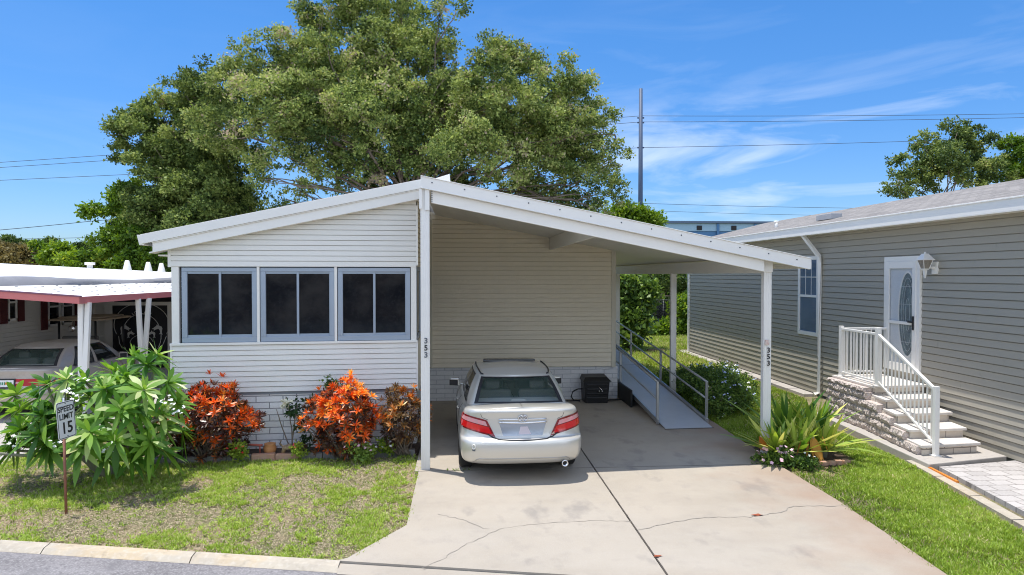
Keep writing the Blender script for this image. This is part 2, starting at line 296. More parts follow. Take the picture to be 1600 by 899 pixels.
M['leaf_shrub'] = leafmat('shrub_leaf', [(0,(.035,.08,.018)),(.5,(.10,.18,.035)),(1,(.26,.38,.07))], .45, .3, .4)
M['leaf_rose'] = leafmat('rose_leaf', [(0,(.015,.045,.015)),(1,(.05,.11,.03))], .45, .25, .4)

# ------------------------------------------------------------------ object helpers
COL = S.collection
WM = {}            # object -> world matrix (Empties only move / turn about z)
def setprops(o, label=None, cat=None, group=None, kind=None):
    if label: o['label'] = label
    if cat: o['category'] = cat
    if group: o['group'] = group
    if kind: o['kind'] = kind
    return o
def thing(name, loc, label, cat, group=None, rz=0.0):
    o = bpy.data.objects.new(name, None); COL.objects.link(o)
    o.empty_display_size = .3
    o.location = loc; o.rotation_euler = (0, 0, rz)
    WM[o.name] = Matrix.Translation(Vector(loc)) @ Matrix.Rotation(rz, 4, 'Z')
    return setprops(o, label, cat, group)
def world_of(parent):
    if parent is None: return Matrix.Identity(4)
    return WM.get(parent.name, Matrix.Identity(4))
class MB:
    def __init__(s): s.v = []; s.f = []; s.m = []; s.sm = []
    def add(s, vs, fs, mi=0, smooth=False):
        n = len(s.v); s.v += [tuple(v) for v in vs]; s.f += [tuple(i+n for i in f) for f in fs]
        s.m += [mi]*len(fs); s.sm += [smooth]*len(fs)
        return s
    def box(s, x0, x1, y0, y1, z0, z1, mi=0, mx=None):
        v = [Vector(p) for p in ((x0,y0,z0),(x1,y0,z0),(x1,y1,z0),(x0,y1,z0),(x0,y0,z1),(x1,y0,z1),(x1,y1,z1),(x0,y1,z1))]
        if mx: v = [mx @ p for p in v]
        return s.add(v, [(0,3,2,1),(4,5,6,7),(0,1,5,4),(1,2,6,5),(2,3,7,6),(3,0,4,7)], mi)
    def hexa(s, b, t, mi=0):
        """four bottom and four top points, same order counter-clockwise"""
        return s.add(list(b)+list(t), [(0,3,2,1),(4,5,6,7),(0,1,5,4),(1,2,6,5),(2,3,7,6),(3,0,4,7)], mi)
    def quad(s, a, b, c, d, mi=0): return s.add([a,b,c,d], [(0,1,2,3)], mi)
    def prism(s, poly, z0, z1, mi=0):
        n = len(poly)
        return s.add([(x,y,z0) for x,y in poly]+[(x,y,z1) for x,y in poly], [tuple(range(n-1,-1,-1)), tuple(range(n,2*n))]+[(i,(i+1)%n,(i+1)%n+n,i+n) for i in range(n)], mi)
    def beam(s, p, q, w, h, mi=0, up=Vector((0,0,1))):
        p = Vector(p); q = Vector(q); d = (q-p).normalized(); sd = d.cross(up)
        if sd.length < 1e-4: sd = Vector((1,0,0))
        sd = sd.normalized()*w/2; u = sd.cross(d).normalized()*h/2
        return s.hexa([p-sd-u, p+sd-u, q+sd-u, q-sd-u], [p-sd+u, p+sd+u, q+sd+u, q-sd+u], mi)
    def tube(s, pts, r, n=8, mi=0, cap=True, smooth=True):
        pts = [Vector(p) for p in pts]; rs = r if isinstance(r, (list, tuple)) else [r]*len(pts)
        vs = []; prev = None
        for i, p in enumerate(pts):
            d = (pts[min(i+1, len(pts)-1)]-pts[max(i-1, 0)]).normalized()
            a = prev if prev is not None else (Vector((0,0,1)) if abs(d.z) < .9 else Vector((1,0,0)))
            u = d.cross(a); u = u.normalized() if u.length > 1e-5 else Vector((1,0,0)); w = d.cross(u).normalized(); prev = w.cross(d) if False else a
            for k in range(n):
                t = 2*math.pi*k/n; vs.append(p+u*math.cos(t)*rs[i]+w*math.sin(t)*rs[i])
        fs = [(i*n+k, i*n+(k+1)%n, (i+1)*n+(k+1)%n, (i+1)*n+k) for i in range(len(pts)-1) for k in range(n)]
        if cap: fs += [tuple(range(n-1,-1,-1)), tuple((len(pts)-1)*n+k for k in range(n))]
        return s.add(vs, fs, mi, smooth)
    def lathe(s, prof, c, n=24, mi=0, axis='Z', smooth=True):
        vs = []
        for r, h in prof:
            for k in range(n):
                t = 2*math.pi*k/n; a, b = r*math.cos(t), r*math.sin(t)
                vs.append((c[0]+a, c[1]+b, c[2]+h) if axis == 'Z' else (c[0]+h, c[1]+a, c[2]+b) if axis == 'X' else (c[0]+a, c[1]+h, c[2]+b))
        fs = [(i*n+k, i*n+(k+1)%n, (i+1)*n+(k+1)%n, (i+1)*n+k) for i in range(len(prof)-1) for k in range(n)]
        return s.add(vs, fs, mi, smooth)
    def build(s, name, mats, parent=None, bevel=0, label=None, cat=None, group=None, kind=None, origin=None, recalc=True):
        mats = mats if isinstance(mats, (list, tuple)) else [mats]
        me = bpy.data.meshes.new(name)
        base = world_of(parent)
        if parent is None and origin is not None: base = Matrix.Translation(Vector(origin))
        inv = base.inverted()
        me.from_pydata([tuple(inv @ Vector(v)) for v in s.v], [], s.f)
        for m in mats: me.materials.append(m)
        me.polygons.foreach_set('material_index', s.m); me.polygons.foreach_set('use_smooth', s.sm)
        if recalc:
            import bmesh
            b = bmesh.new(); b.from_mesh(me); bmesh.ops.recalc_face_normals(b, faces=b.faces); b.to_mesh(me); b.free()
        me.update()
        o = bpy.data.objects.new(name, me); COL.objects.link(o)
        if parent is not None: o.parent = parent; WM[o.name] = base
        elif origin is not None: o.location = origin
        if bevel:
            bv = o.modifiers.new('bevel', 'BEVEL'); bv.width = bevel; bv.segments = 2; bv.limit_method = 'ANGLE'; bv.angle_limit = R(35)
        return setprops(o, label, cat, group, kind)
def npmesh(name, V, F, mats, parent=None, tint=None, midx=None, smooth=False, **pr):
    """V (n,3) world coordinates, F (m,k) indices with a constant k"""
    V = np.asarray(V, dtype=np.float64); F = np.asarray(F, dtype=np.int32)
    inv = np.array(world_of(parent).inverted())
    V = V @ inv[:3,:3].T + inv[:3,3]
    me = bpy.data.meshes.new(name); m, k = F.shape
    me.vertices.add(len(V)); me.vertices.foreach_set('co', V.astype(np.float32).ravel())
    me.loops.add(m*k); me.loops.foreach_set('vertex_index', F.ravel())
    me.polygons.add(m); me.polygons.foreach_set('loop_start', np.arange(0, m*k, k, dtype=np.int32))
    try: me.polygons.foreach_set('loop_total', np.full(m, k, dtype=np.int32))
    except Exception: pass
    for x in (mats if isinstance(mats, (list, tuple)) else [mats]): me.materials.append(x)
    if midx is not None: me.polygons.foreach_set('material_index', np.asarray(midx, dtype=np.int32))
    me.polygons.foreach_set('use_smooth', np.full(m, smooth, dtype=bool))
    if tint is not None:
        at = me.attributes.new('tint', 'FLOAT', 'FACE'); at.data.foreach_set('value', np.asarray(tint, dtype=np.float32))
    me.update(calc_edges=True)
    o = bpy.data.objects.new(name, me); COL.objects.link(o)
    if parent is not None: o.parent = parent; WM[o.name] = world_of(parent)
    return setprops(o, **pr)
def copy_thing(o, loc, rz=0.0, label=None, parent=None):
    c = o.copy(); COL.objects.link(c)
    if parent is None:
        c.location = loc; c.rotation_euler = (0, 0, rz)
        if label: c['label'] = label
    else: c.parent = parent
    for ch in list(o.children): copy_thing(ch, None, parent=c)
    return c
rng = np.random.default_rng(7)
rnd = random.Random(11)
def unit(v): return v/np.maximum(np.linalg.norm(v, axis=1, keepdims=True), 1e-9)
def leaves(P, D, N, L, Wd, droop=0.0, prof=(.35, 1.0, .75, .05), tint=None):
    """blades from P along D (unit), facing N; returns verts, faces, tint"""
    n = len(P); k = len(prof); Sd = unit(np.cross(D, N)); L = np.broadcast_to(np.asarray(L, float), (n,)); Wd = np.broadcast_to(np.asarray(Wd, float), (n,)); dr = np.broadcast_to(np.asarray(droop, float), (n,))
    rows = []
    for i, p in enumerate(prof):
        t = i/(k-1)
        c = P + D*(L*t)[:,None]; c = c + np.stack([np.zeros(n), np.zeros(n), -dr*L*t*t], 1)
        w = (Wd*p/2)[:,None]
        rows.append(c-Sd*w); rows.append(c+Sd*w)
    V = np.stack(rows, 1).reshape(-1, 3)
    b = (np.arange(n)*2*k)[:,None]
    F = np.concatenate([b+np.array([[2*i, 2*i+1, 2*i+3, 2*i+2]]) for i in range(k-1)], 0)
    T = None if tint is None else np.tile(tint, k-1)
    return V, F, T
def diamonds(P, D, N, L, Wd, tint):
    n = len(P); Sd = unit(np.cross(D, N))
    V = np.stack([P, P+D*(L*.5)[:,None]+Sd*(Wd*.5)[:,None], P+D*L[:,None], P+D*(L*.5)[:,None]-Sd*(Wd*.5)[:,None]], 1).reshape(-1,3)
    F = (np.arange(n)*4)[:,None]+np.array([[0,1,2,3]])
    return V, F, tint
def rand_dirs(n, up=0.0):
    d = rng.normal(size=(n,3)); d = unit(d); d[:,2] += up
    return unit(d)

# ------------------------------------------------------------------ the setting: ground, road, drive, paths
def kerb_y(x): return 7.95-0.215*(x+5.01)          # back of the kerb; the road runs slightly across the view
def sheet(name, poly, z, m, kind='structure', **k):
    mb = MB(); mb.add([(x,y,z) for x,y in poly], [tuple(range(len(poly)))]); return mb.build(name, m, kind=kind, recalc=False, **k)
sheet('ground', [(-900,-500),(900,-500),(900,900),(-900,900)], -0.02, M['lawn'])
rd = MB()
def ky(x, off): return kerb_y(x)-off
rd.add([(-60,ky(-60,.18),-.012),(-60,ky(-60,8),-.012),(60,ky(60,8),-.012),(60,ky(60,.18),-.012)], [(0,1,2,3)]); rd.build('road', M['road'], kind='structure', recalc=False)
# kerb: low rolled concrete edge in cast lengths, broken at the drive
kb = MB(); x = -40.0
while x < 40:
    x1 = x+1.3+.5*math.sin(x*3.7)**2
    if not (x >= -1.35 and x < 6.6):
        a, b = x+.006, (min(x1, -1.26) if x < 0 else x1)-.006
        kb.add([(a,ky(a,.19),-.01),(b,ky(b,.19),-.01),(b,ky(b,.12),.03),(a,ky(a,.12),.03),(a,ky(a,0),.04),(b,ky(b,0),.04),(a,ky(a,0),-.05),(b,ky(b,0),-.05)],
               [(0,1,2,3),(3,2,5,4),(4,5,7,6),(0,3,4,6),(1,7,5,2)])
    x = x1
kb.build('kerb', M['kerb'], kind='structure')
# drive: two long slabs, a joint between them, apron flare on the left; floor of the carport
dr = MB(); zt = .035
def slab(poly): dr.prism(poly, -.06, zt)
J = 2.02
slab([(-.66,10.33),(-.66,8.12),(-1.2,7.13+.09),(-1.3,ky(-1.3,.0)),(J-.012,ky(J,0)),(J-.012,10.33)])
slab([(J+.012,10.33),(J+.012,ky(J,0)),(5.9,ky(5.9,0)),(4.77,6.15),(4.93,8.6),(4.93,10.33)])
slab([(-.72,16.15),(-.72,10.345),(J-.012,10.345),(J-.012,16.15)])
slab([(J+.012,16.4),(J+.012,10.345),(4.93,10.345),(5.06,13.4),(5.03,16.4)])
dr.prism([(-1.3,ky(-1.3,.012)),(-1.25,ky(-1.25,.26)),(6.6,ky(6.6,.26)),(5.9,ky(5.9,.012))], -.06, .012)
drive = dr.build('driveway', M['concrete'], kind='structure')
# cracks and dirt-filled joints: thin strips 4 mm above the slabs
ck = MB()
def ribbon(pts, w, mi=0, z=None):
    out = []
    for i in range(len(pts)):
        p = Vector(pts[i]); d = (Vector(pts[min(i+1,len(pts)-1)])-Vector(pts[max(i-1,0)])); d = d.normalized() if d.length else Vector((1,0))
        nrm = Vector((-d.y, d.x)); ww = w*(.5+rnd.random())
        out.append((p+nrm*ww/2, p-nrm*ww/2))
    zz = zt+.004 if z is None else z
    for (a,b),(c,e) in zip(out, out[1:]):
        ck.add([(a.x,a.y,zz),(b.x,b.y,zz),(e.x,e.y,zz),(c.x,c.y,zz)], [(0,1,2,3)], mi)
def jag(pts, step=.06, amp=.018):
    o = []
    for a, b in zip(pts, pts[1:]):
        a = Vector(a); b = Vector(b); n = max(2, int((b-a).length/step))
        for i in range(n): o.append(tuple(a.lerp(b, i/n)+Vector((rnd.uniform(-amp,amp), rnd.uniform(-amp,amp)))))
    o.append(pts[-1]); return o
ribbon(jag([(J,5.9),(J,8),(J,10.3),(J,12.2)], .12, .003), .016)
ribbon(jag([(-.66,10.34),(.6,10.335),(2,10.34),(3.6,10.338),(4.9,10.34)], .1, .003), .016, 1)
ribbon(jag([(-.4,6.9),(-.22,7.1),(.02,7.45),(.42,7.9),(.9,8.05),(1.6,8.1),(J,8.02)]), .007, 1)
ribbon(jag([(J,7.75),(2.35,7.9),(2.9,8.1),(3.5,8.08),(3.95,8.2),(4.25,8.42),(4.62,8.40),(4.93,8.36)]), .011, 1)
ribbon(jag([(.3,7.9),(.0,8.25),(-.3,8.45)]), .008, 1)
ck.build('driveway_cracks', [M['crack'], M['crack_soft']], kind='structure', recalc=False)
# neighbour's drive on the left, and the paver path on the right with its concrete border
ld = MB(); ld.prism([(-13.5,9.6),(-7.7,8.6),(-7.35,10.6),(-7.1,12.5),(-7.1,26),(-11,26),(-11,12)], -.06, .02); ld.build('neighbour_driveway', M['slab'], kind='structure')
pv = MB(); pv.prism([(7.32,9.95),(6.98,7.9),(6.3,4.2),(9.2,3.5),(8.78,10.2)], -.05, .05); pv.build('paver_path', M['paver'], kind='structure')
pb = MB()
for i in range(7):
    t0, t1 = i/7, (i+1)/7-.004
    A0, B0 = Vector((7.25,10.4)), Vector((6.2,4.2))
    a, b = A0.lerp(B0,t0), A0.lerp(B0,t1)
    pb.prism([(a.x-.16,a.y),(b.x-.16,b.y),(b.x,b.y),(a.x,a.y)][::-1], -.05, .035)
pb.build('path_border', M['kerb'], kind='structure')
hz = MB(); hz.beam((7.16,9.95,.04), (7.05,9.2,.045), .035, .03); hz.build('orange_hose', M['orange_paint'], label='short orange edging strip lying along the paver path', cat='hose', origin=(7.1,9.5,.03))
bs = MB()
for i in range(11):
    y0 = 16.3+i*.9; bs.box(8.45,8.76,y0,y0+.86,-.05,.045)
bs.build('wall_foot_slabs', M['slab'], kind='structure')
bd = MB(); bd.prism([(-4.95,11.18),(-.75,11.46),(-.72,12.0),(-5.1,11.7)], -.05, .07); bd.build('flower_bed', M['soil'], kind='structure')
sheet('bare_soil', [(4.95,11.35),(5.0,10.4),(5.9,10.25),(6.35,10.75),(6.1,11.7),(5.4,11.9)], .004, M['soil'])

# ------------------------------------------------------------------ siding
def siding(mb, A, B, z0, z1, pitch, out, depth=.013, top=None, mi=0):
    """lapped courses from A to B (x, y) with a recessed groove under each lap; out is the outward unit direction; top(t) -> highest z along the wall"""
    A = Vector(A); B = Vector(B); o = Vector(out); z = z0; gr = min(.014, pitch*.13); dp = depth*1.25; back = -.018
    def rng_(zz):
        if not top: return (0, 1)
        ts = [i/400 for i in range(401) if top(i/400) >= zz]
        return (ts[0], ts[-1]) if ts else None
    while z < z1-.004:
        zz = min(z+pitch, z1); r0 = rng_(z); r1 = rng_(zz-gr); r2 = rng_(zz)
        if r0 is None: break
        if r1 is None: m = max(range(401), key=lambda i: top(i/400))/400; r1 = (m, m)
        if r2 is None: r2 = r1
        def p(t, d, q): c_ = A.lerp(B, t); return (c_.x+o.x*d, c_.y+o.y*d, q)
        v = [p(r0[0],dp,z),p(r0[1],dp,z),p(r1[1],.004,zz-gr),p(r1[0],.004,zz-gr),p(r1[1],back,zz-gr),p(r1[0],back,zz-gr),p(r2[1],back,zz),p(r2[0],back,zz),p(r0[0],back,z),p(r0[1],back,z)]
        mb.add(v, [(0,1,2,3),(3,2,4,5),(5,4,6,7),(8,9,1,0)], mi); z = zz
    return mb

# ------------------------------------------------------------------ the mobile home in the middle
home = thing('mobile_home', (-2.8,16,0), 'cream and white mobile home with a wide screened porch window row and low gabled roof', 'house')
TX = Vector((1,.0699)).normalized(); NX = Vector((.0699,-1)).normalized()    # along and out of the porch front
def F(x, off=0):                                                             # a point of the porch front line
    return (x+NX.x*off, 11.62+.0699*(x+4.77)+NX.y*off)
XL, XR = -4.77, -.79
pw = MB()
siding(pw, F(XL), F(XR), 1.04, 1.84, .0885, NX); pw.build('porch_wall', M['siding_white'], home, recalc=False)
gw = MB()
def gtop(t): return 3.34+.212*(t*(XR-XL))+.02
siding(gw, F(XL,.02), F(XR,.02), 3.15, 4.4, .0885, NX, .009, top=lambda t: gtop(t)+.10)
gw.build('gable_wall', M['siding_white'], home, recalc=False)
# added dark sheet for the shaded interior so that the porch is not see-through
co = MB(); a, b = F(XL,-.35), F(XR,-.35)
co.add([(a[0],a[1],1),(b[0],b[1],1),(b[0],b[1],3.3),(a[0],a[1],3.3)], [(0,1,2,3)]); co.build('porch_dark_core', M['screen_black'], home, recalc=False)
tr = MB()
def fbox(mb, x0, x1, z0, z1, o0, o1, mi=0):
    (ax,ay),(bx,by),(cx,cy),(dx,dy) = F(x0,o0),F(x1,o0),F(x1,o1),F(x0,o1)
    mb.hexa([(ax,ay,z0),(bx,by,z0),(cx,cy,z0),(dx,dy,z0)], [(ax,ay,z1),(bx,by,z1),(cx,cy,z1),(dx,dy,z1)], mi)
fbox(tr, XL-.03, XR+.02, 1.835, 1.875, -.02, .035)
fbox(tr, XL+.0, XR+.0, 3.14, 3.165, -.02, .03)
for x0, x1 in ((XL,XL+.115),(XR-.095,XR)): fbox(tr, x0, x1, 1.875, 3.14, -.09, .018)
for x0 in (-3.405,-2.145): fbox(tr, x0-.022, x0+.022, 1.875, 3.14, -.09, .016)
fbox(tr, XL-.03, XL+.0, 1.03, 1.875, -.05, .02); fbox(tr, XR, XR+.025, 1.03, 1.835, -.05, .02)
fbox(tr, XL-.05, XL+.0, 3.13, 3.42, -.05, .03); fbox(tr, XR-.005, XR+.03, 3.165, 4.2, -.05, .03)
fbox(tr, XL-.2, XL+.0, 3.31, 3.335, -.6, .02)
tr.build('corner_trim', M['white'], home, bevel=.003)
sk = MB(); fbox(sk, XL+.01, XR-.005, 0, 1.04, -.12, -.045); sk.build('skirting', M['blocks'], home)
sg = MB(); fbox(sg, XL+.01, XR-.005, .985, 1.045, -.046, -.036); sg.build('skirting_cap', mat('grey_cap', (.30,.33,.38), .6), home)
WX = [(-4.62,-3.43),(-3.375,-2.17),(-2.115,-.895)]
for i, (x0, x1) in enumerate(WX):
    wd = MB(); z0, z1 = 1.88, 3.125; fw = .085
    fbox(wd, x0, x1, z1-fw*.8, z1, -.06, -.004); fbox(wd, x0, x1, z0, z0+fw, -.06, -.004)
    fbox(wd, x0, x0+fw, z0+fw, z1-fw*.8, -.06, -.004); fbox(wd, x1-fw*.9, x1, z0+fw, z1-fw*.8, -.06, -.004)
    w = wd.build('porch_window', M['alu'], home, bevel=.004)
    xm = (x0+x1)/2-.01
    for s, (u0, u1, o) in enumerate(((x0+fw-.03, xm+.03, -.035),(xm-.01, x1-fw*.9+.02, -.05))):
        sb = MB(); r = .032
        fbox(sb,u0,u1,z1-fw*.8-.035,z1-fw*.8+.0,o-.02,o+.012); fbox(sb,u0,u1,z0+fw-.0,z0+fw+.04,o-.02,o+.012)
        fbox(sb,u0,u0+r,z0+fw+.04,z1-fw*.8-.035,o-.02,o+.012); fbox(sb,u1-r,u1,z0+fw+.04,z1-fw*.8-.035,o-.02,o+.012)
        sb.build('sash', M['alu'], w)
        pn = MB(); fbox(pn,u0+r,u1-r,z0+fw+.04,z1-fw*.8-.035,o-.016,o-.008); pn.build('pane', M['dark_glass'], w)
# right flank of the porch: siding, a narrow screened window, block skirting
pf = MB(); xr = -.79; yA, yB = F(XR)[1]+.03, 16.05
siding(pf, (xr,yA), (xr,yB), .95, 1.84, .0885, (1,0)); siding(pf, (xr,yA), (xr,yB), 3.15, 4.35, .0885, (1,0))
pf.build('porch_side_wall', M['siding_cream'], home, recalc=False)
pk = MB(); pk.box(xr-.1, xr-.02, yA, yB, 0, .95); pk.build('side_skirting', M['blocks_back'], home)
for k in range(3):
    y0 = yA+.1+k*1.3; ws = MB()
    ws.box(xr-.04,xr+.0,y0,y0+1.25,1.86,1.93); ws.box(xr-.04,xr+.0,y0,y0+1.25,3.07,3.15); ws.box(xr-.04,xr+.0,y0,y0+.06,1.93,3.07); ws.box(xr-.04,xr+.0,y0+1.19,y0+1.25,1.93,3.07)
    w = ws.build('side_window', M['alu'], home); g = MB(); g.box(xr-.03,xr-.02,y0+.06,y0+1.19,1.93,3.07); g.build('pane', M['dark_glass'], w)
# left flank
lf = MB(); siding(lf, (XL,11.65), (XL,33), .95, 3.4, .0885, (-1,0)); lf.build('left_side_wall', M['siding_white'], home, recalc=False)
lk = MB(); lk.box(XL+.01,XL+.1,11.7,33,0,.95); lk.build('left_skirting', M['blocks_back'], home)
# the cream wall at the back of the carport
cw = MB(); YB = 16.10
siding(cw, (-.78,YB), (3.56,YB), .83, 4.5, .1085, (0,-1), .012, top=lambda t: 4.44-.189*(t*4.34)+.02)
cw.build('carport_back_wall', M['siding_cream'], home, recalc=False)
ct = MB(); ct.box(3.56,3.665,YB-.025,YB+.06,.80,3.64); ct.box(-.785,-.70,YB-.022,YB+.0,.84,4.3); ct.box(-.70,3.56,YB-.02,YB+.0,.815,.835)
ct.build('back_wall_trim', mat('cream_trim', (.66,.62,.50), .5), home, bevel=.004)
bk = MB(); bk.box(-.76,3.72,YB+.03,YB+.12,.03,.815); bk.box(3.62,3.72,YB+.12,33,.0,.815); bk.build('back_skirting', M['blocks_back'], home)
rw = MB(); siding(rw, (3.66,YB+.06), (3.66,33), .83, 3.6, .1085, (1,0)); rw.build('right_side_wall', M['siding_cream'], home, recalc=False)
ew = MB(); ew.add([(XL,33,0),(3.66,33,0),(3.66,33,3.6),(-.7,33,4.5),(XL,33,3.5)], [(0,1,2,3,4)]); ew.build('end_wall', M['siding_cream'], home, recalc=False)
# roof: left slope, right slope beyond the carport, fascias
rf = MB()
RX0, RX1 = -5.15, -.62
def zl(x): return 3.65+.218*(x+5.15)
ya = lambda x: 11.40+.068*(x+5.15)
rf.hexa([(RX0,ya(RX0)+.02,zl(RX0)-.06),(RX1,ya(RX1)+.02,zl(RX1)-.06),(RX1,33.3,zl(RX1)-.06),(RX0,33.3,zl(RX0)-.06)], [(RX0,ya(RX0)+.02,zl(RX0)-.006),(RX1,ya(RX1)+.02,zl(RX1)-.006),(RX1,33.3,zl(RX1)-.006),(RX0,33.3,zl(RX0)-.006)])
rf.hexa([(-.62,22.5,4.36),(4.0,22.5,3.45),(4.0,33.3,3.45),(-.62,33.3,4.36)], [(-.62,22.5,4.6),(4.0,22.5,3.60),(4.0,33.3,3.60),(-.62,33.3,4.6)])
roof = rf.build('roof', M['roof_white'], home)
fs = MB()
def rake(mb, x0, x1, zf, d0, d1, y0f, th, mi=0):
    mb.hexa([(x0,y0f(x0),zf(x0)-d1),(x1,y0f(x1),zf(x1)-d1),(x1,y0f(x1)+th,zf(x1)-d1),(x0,y0f(x0)+th,zf(x0)-d1)],
            [(x0,y0f(x0),zf(x0)-d0),(x1,y0f(x1),zf(x1)-d0),(x1,y0f(x1)+th,zf(x1)-d0),(x0,y0f(x0)+th,zf(x0)-d0)], mi)
rake(fs, RX0, RX1, zl, 0, .155, lambda x: ya(x)-.035, .05)
rake(fs, RX0+.17, RX1, zl, .157, .325, lambda x: ya(x)+.0, .04)
rake(fs, RX0+.17, RX1, zl, .157, .172, lambda x: ya(x)-.02, .02)
fs.hexa([(RX0-.02,11.38,3.48),(RX0+.05,11.38,3.48),(RX0+.05,33.3,3.48),(RX0-.02,33.3,3.48)], [(RX0-.06,11.38,3.645),(RX0+.05,11.38,3.645),(RX0+.05,33.3,3.645),(RX0-.06,33.3,3.645)])
fs.build('fascia', M['white'], home, bevel=.004)
sf = MB(); rake(sf, RX0+.1, RX1, zl, .30, .32, lambda x: ya(x)+.04, .25); sf.build('soffit', M['white'], home)
vt = MB(); vt.add([(-.60,14.6,4.45),(-.2,14.6,4.4),(-.2,15.1,4.4),(-.60,15.1,4.45),(-.66,14.6,5.02),(-.26,14.55,5.14),(-.26,15.1,5.14),(-.66,15.1,5.02)], [(0,3,2,1),(4,5,6,7),(0,1,5,4),(1,2,6,5),(2,3,7,6),(3,0,4,7)])
vt.build('roof_vent', M['white'], roof, bevel=.006)

# ------------------------------------------------------------------ the carport
cp = thing('carport', (2.2,10.6,0), 'white metal carport with sloping roof and number posts over the concrete drive', 'carport')
def zc(x): return 4.50-.194*(x+.62)
yf = lambda x: 10.40+.062*(x+.62)
c = MB(); X0, X1 = -.62, 5.68
c.hexa([(X0,yf(X0)+.03,zc(X0)-.10),(X1,yf(X1)+.03,zc(X1)-.10),(X1,22.5,zc(X1)-.10),(X0,22.5,zc(X0)-.10)], [(X0,yf(X0)+.03,zc(X0)-.02),(X1,yf(X1)+.03,zc(X1)-.02),(X1,22.5,zc(X1)-.02),(X0,22.5,zc(X0)-.02)])
c.build('roof', M['ceiling'], cp)
c = MB()
for k in range(15):                                    # folded seams on top of the roof pans
    y = 10.9+k*.8; c.hexa([(X0,y,zc(X0)-.022),(X1,y,zc(X1)-.022),(X1,y+.04,zc(X1)-.022),(X0,y+.04,zc(X0)-.022)], [(X0,y,zc(X0)+.0),(X1,y,zc(X1)+.0),(X1,y+.04,zc(X1)+.0),(X0,y+.04,zc(X0)+.0)])
c.build('roof_seams', M['white'], cp)
c = MB()
rake(c, X0, X1, zc, 0, .012, lambda x: yf(x)-.05, .10); rake(c, X0, X1, zc, .012, .178, lambda x: yf(x)-.035, .03)
rake(c, X0, X1-.02, zc, .178, .19, lambda x: yf(x)-.05, .07)
c.box(X1-.03, X1+.0, 10.80, 22.5, zc(X1)-.17, zc(X1)+.01)
gut = c.build('gutter_fascia', M['white'], cp, bevel=.003)
for k in range(13):
    x = -.45+k*.49; p = Vector((x, yf(x)-.036, zc(x)-.075)); c = MB(); c.lathe([(0,-.006),(.011,-.006),(.011,.004)], p, 8, axis='Y'); c.build('screw', M['bolt'], gut)
for k in range(6):
    c = MB(); c.lathe([(0,-.004),(.009,-.004),(.009,.004)], (-.455, 10.43, 4.27-k*.032), 8, axis='Y'); c.build('bolt', M['bolt'], gut)
c = MB(); rake(c, -.47, 4.90, lambda x: zc(x)+.0, .19, .375, lambda x: yf(x)+.03, .06); c.build('front_beam', M['white'], cp, bevel=.004)
c = MB(); c.box(5.0,5.10,11.0,22.4,3.03,3.275); c.build('side_beam', M['white'], cp, bevel=.004)
c = MB(); c.hexa([(2.06,10.62,3.60),(2.13,10.62,3.60),(2.13,16.08,3.60),(2.06,16.08,3.60)], [(2.06,10.62,3.875),(2.13,10.62,3.86),(2.13,16.08,3.86),(2.06,16.08,3.875)]); c.build('ceiling_beam', M['ceiling'], cp, bevel=.003)
def charmesh(txt, size, mx, m, name, parent, ext=.002, space=1.0):
    cu = bpy.data.curves.new('t', 'FONT'); cu.body = txt; cu.size = size; cu.extrude = ext; cu.offset = size*.018; cu.align_x = 'CENTER'; cu.align_y = 'CENTER'; cu.space_character = space; cu.resolution_u = 3
    o = bpy.data.objects.new('t', cu); COL.objects.link(o)
    dg = bpy.context.evaluated_depsgraph_get(); me = bpy.data.meshes.new_from_object(o.evaluated_get(dg)); me = me.copy() if me.users else me
    bpy.data.objects.remove(o); me.transform(world_of(parent).inverted() @ mx); me.materials.clear(); me.materials.append(m); me.name = name
    r = bpy.data.objects.new(name, me); COL.objects.link(r)
    if parent is not None: r.parent = parent
    WM[r.name] = world_of(parent)
    return r
FACE = Matrix.Rotation(R(90), 4, 'X')                  # text upright, facing the street
def post(x, y, z1, w=.135, d=.10, rot=0):
    mb = MB(); mx = Matrix.Translation((x,y,0)) @ Matrix.Rotation(rot,4,'Z')
    mb.box(-w/2,w/2,-d/2,d/2,.03,z1,mx=mx)
    for s in (-1,1): mb.box(s*w*.44-.008,s*w*.44+.008,-d/2-.007,-d/2+.002,.03,z1,mx=mx)
    for s in (-1,1): mb.box(s*w*.13-.004,s*w*.13+.004,-d/2-.004,-d/2+.002,.03,z1,mx=mx)
    return mb.build('post', M['white_post'], cp, bevel=.003)
p1 = post(-.56,10.47,4.30); p2 = post(5.03,10.98,3.28,.13)
for x, y, z1, w in ((5.05,16.05,3.05,.13),(5.05,21.9,3.05,.12)): post(x, y, z1, w)
c = MB(); c.box(-.645,-.60,10.395,10.52,4.0,4.3); c.box(-.56,-.49,10.39,10.40,3.98,4.36); c.build('post_bracket', M['white'], p1, bevel=.003)
c = MB(); c.box(4.955,5.105,10.90,11.06,.10,.30); c.build('orange_post_sleeve', M['orange_paint'], p2, bevel=.004)
c = MB(); c.box(4.955,5.105,10.905,10.92,3.05,3.3); c.build('post_bracket', M['white'], p2, bevel=.003)
def tr3(x,y,z): return Matrix.Translation((x,y,z)) @ FACE
backs = MB(); 
for k,(ch,m) in enumerate((('3','bolt'),('5','sign_black'),('3','bolt'))):
    charmesh(ch, .118, tr3(-.548, 10.405, 2.0-k*.108), M[m], 'house_number', p1)
for k,ch in enumerate('353'):
    charmesh(ch, .118, tr3(5.045, 10.912, 1.755-k*.108), M['sign_black'], 'house_number', p2)
c = MB(); c.box(4.985,5.05,10.90,10.918,1.85,1.93); c.build('faded_sticker', mat('faded_sticker', (.62,.42,.38), .7, noise=[(40,.7,(.70,.66,.62),3,.4,.6)]), p2)

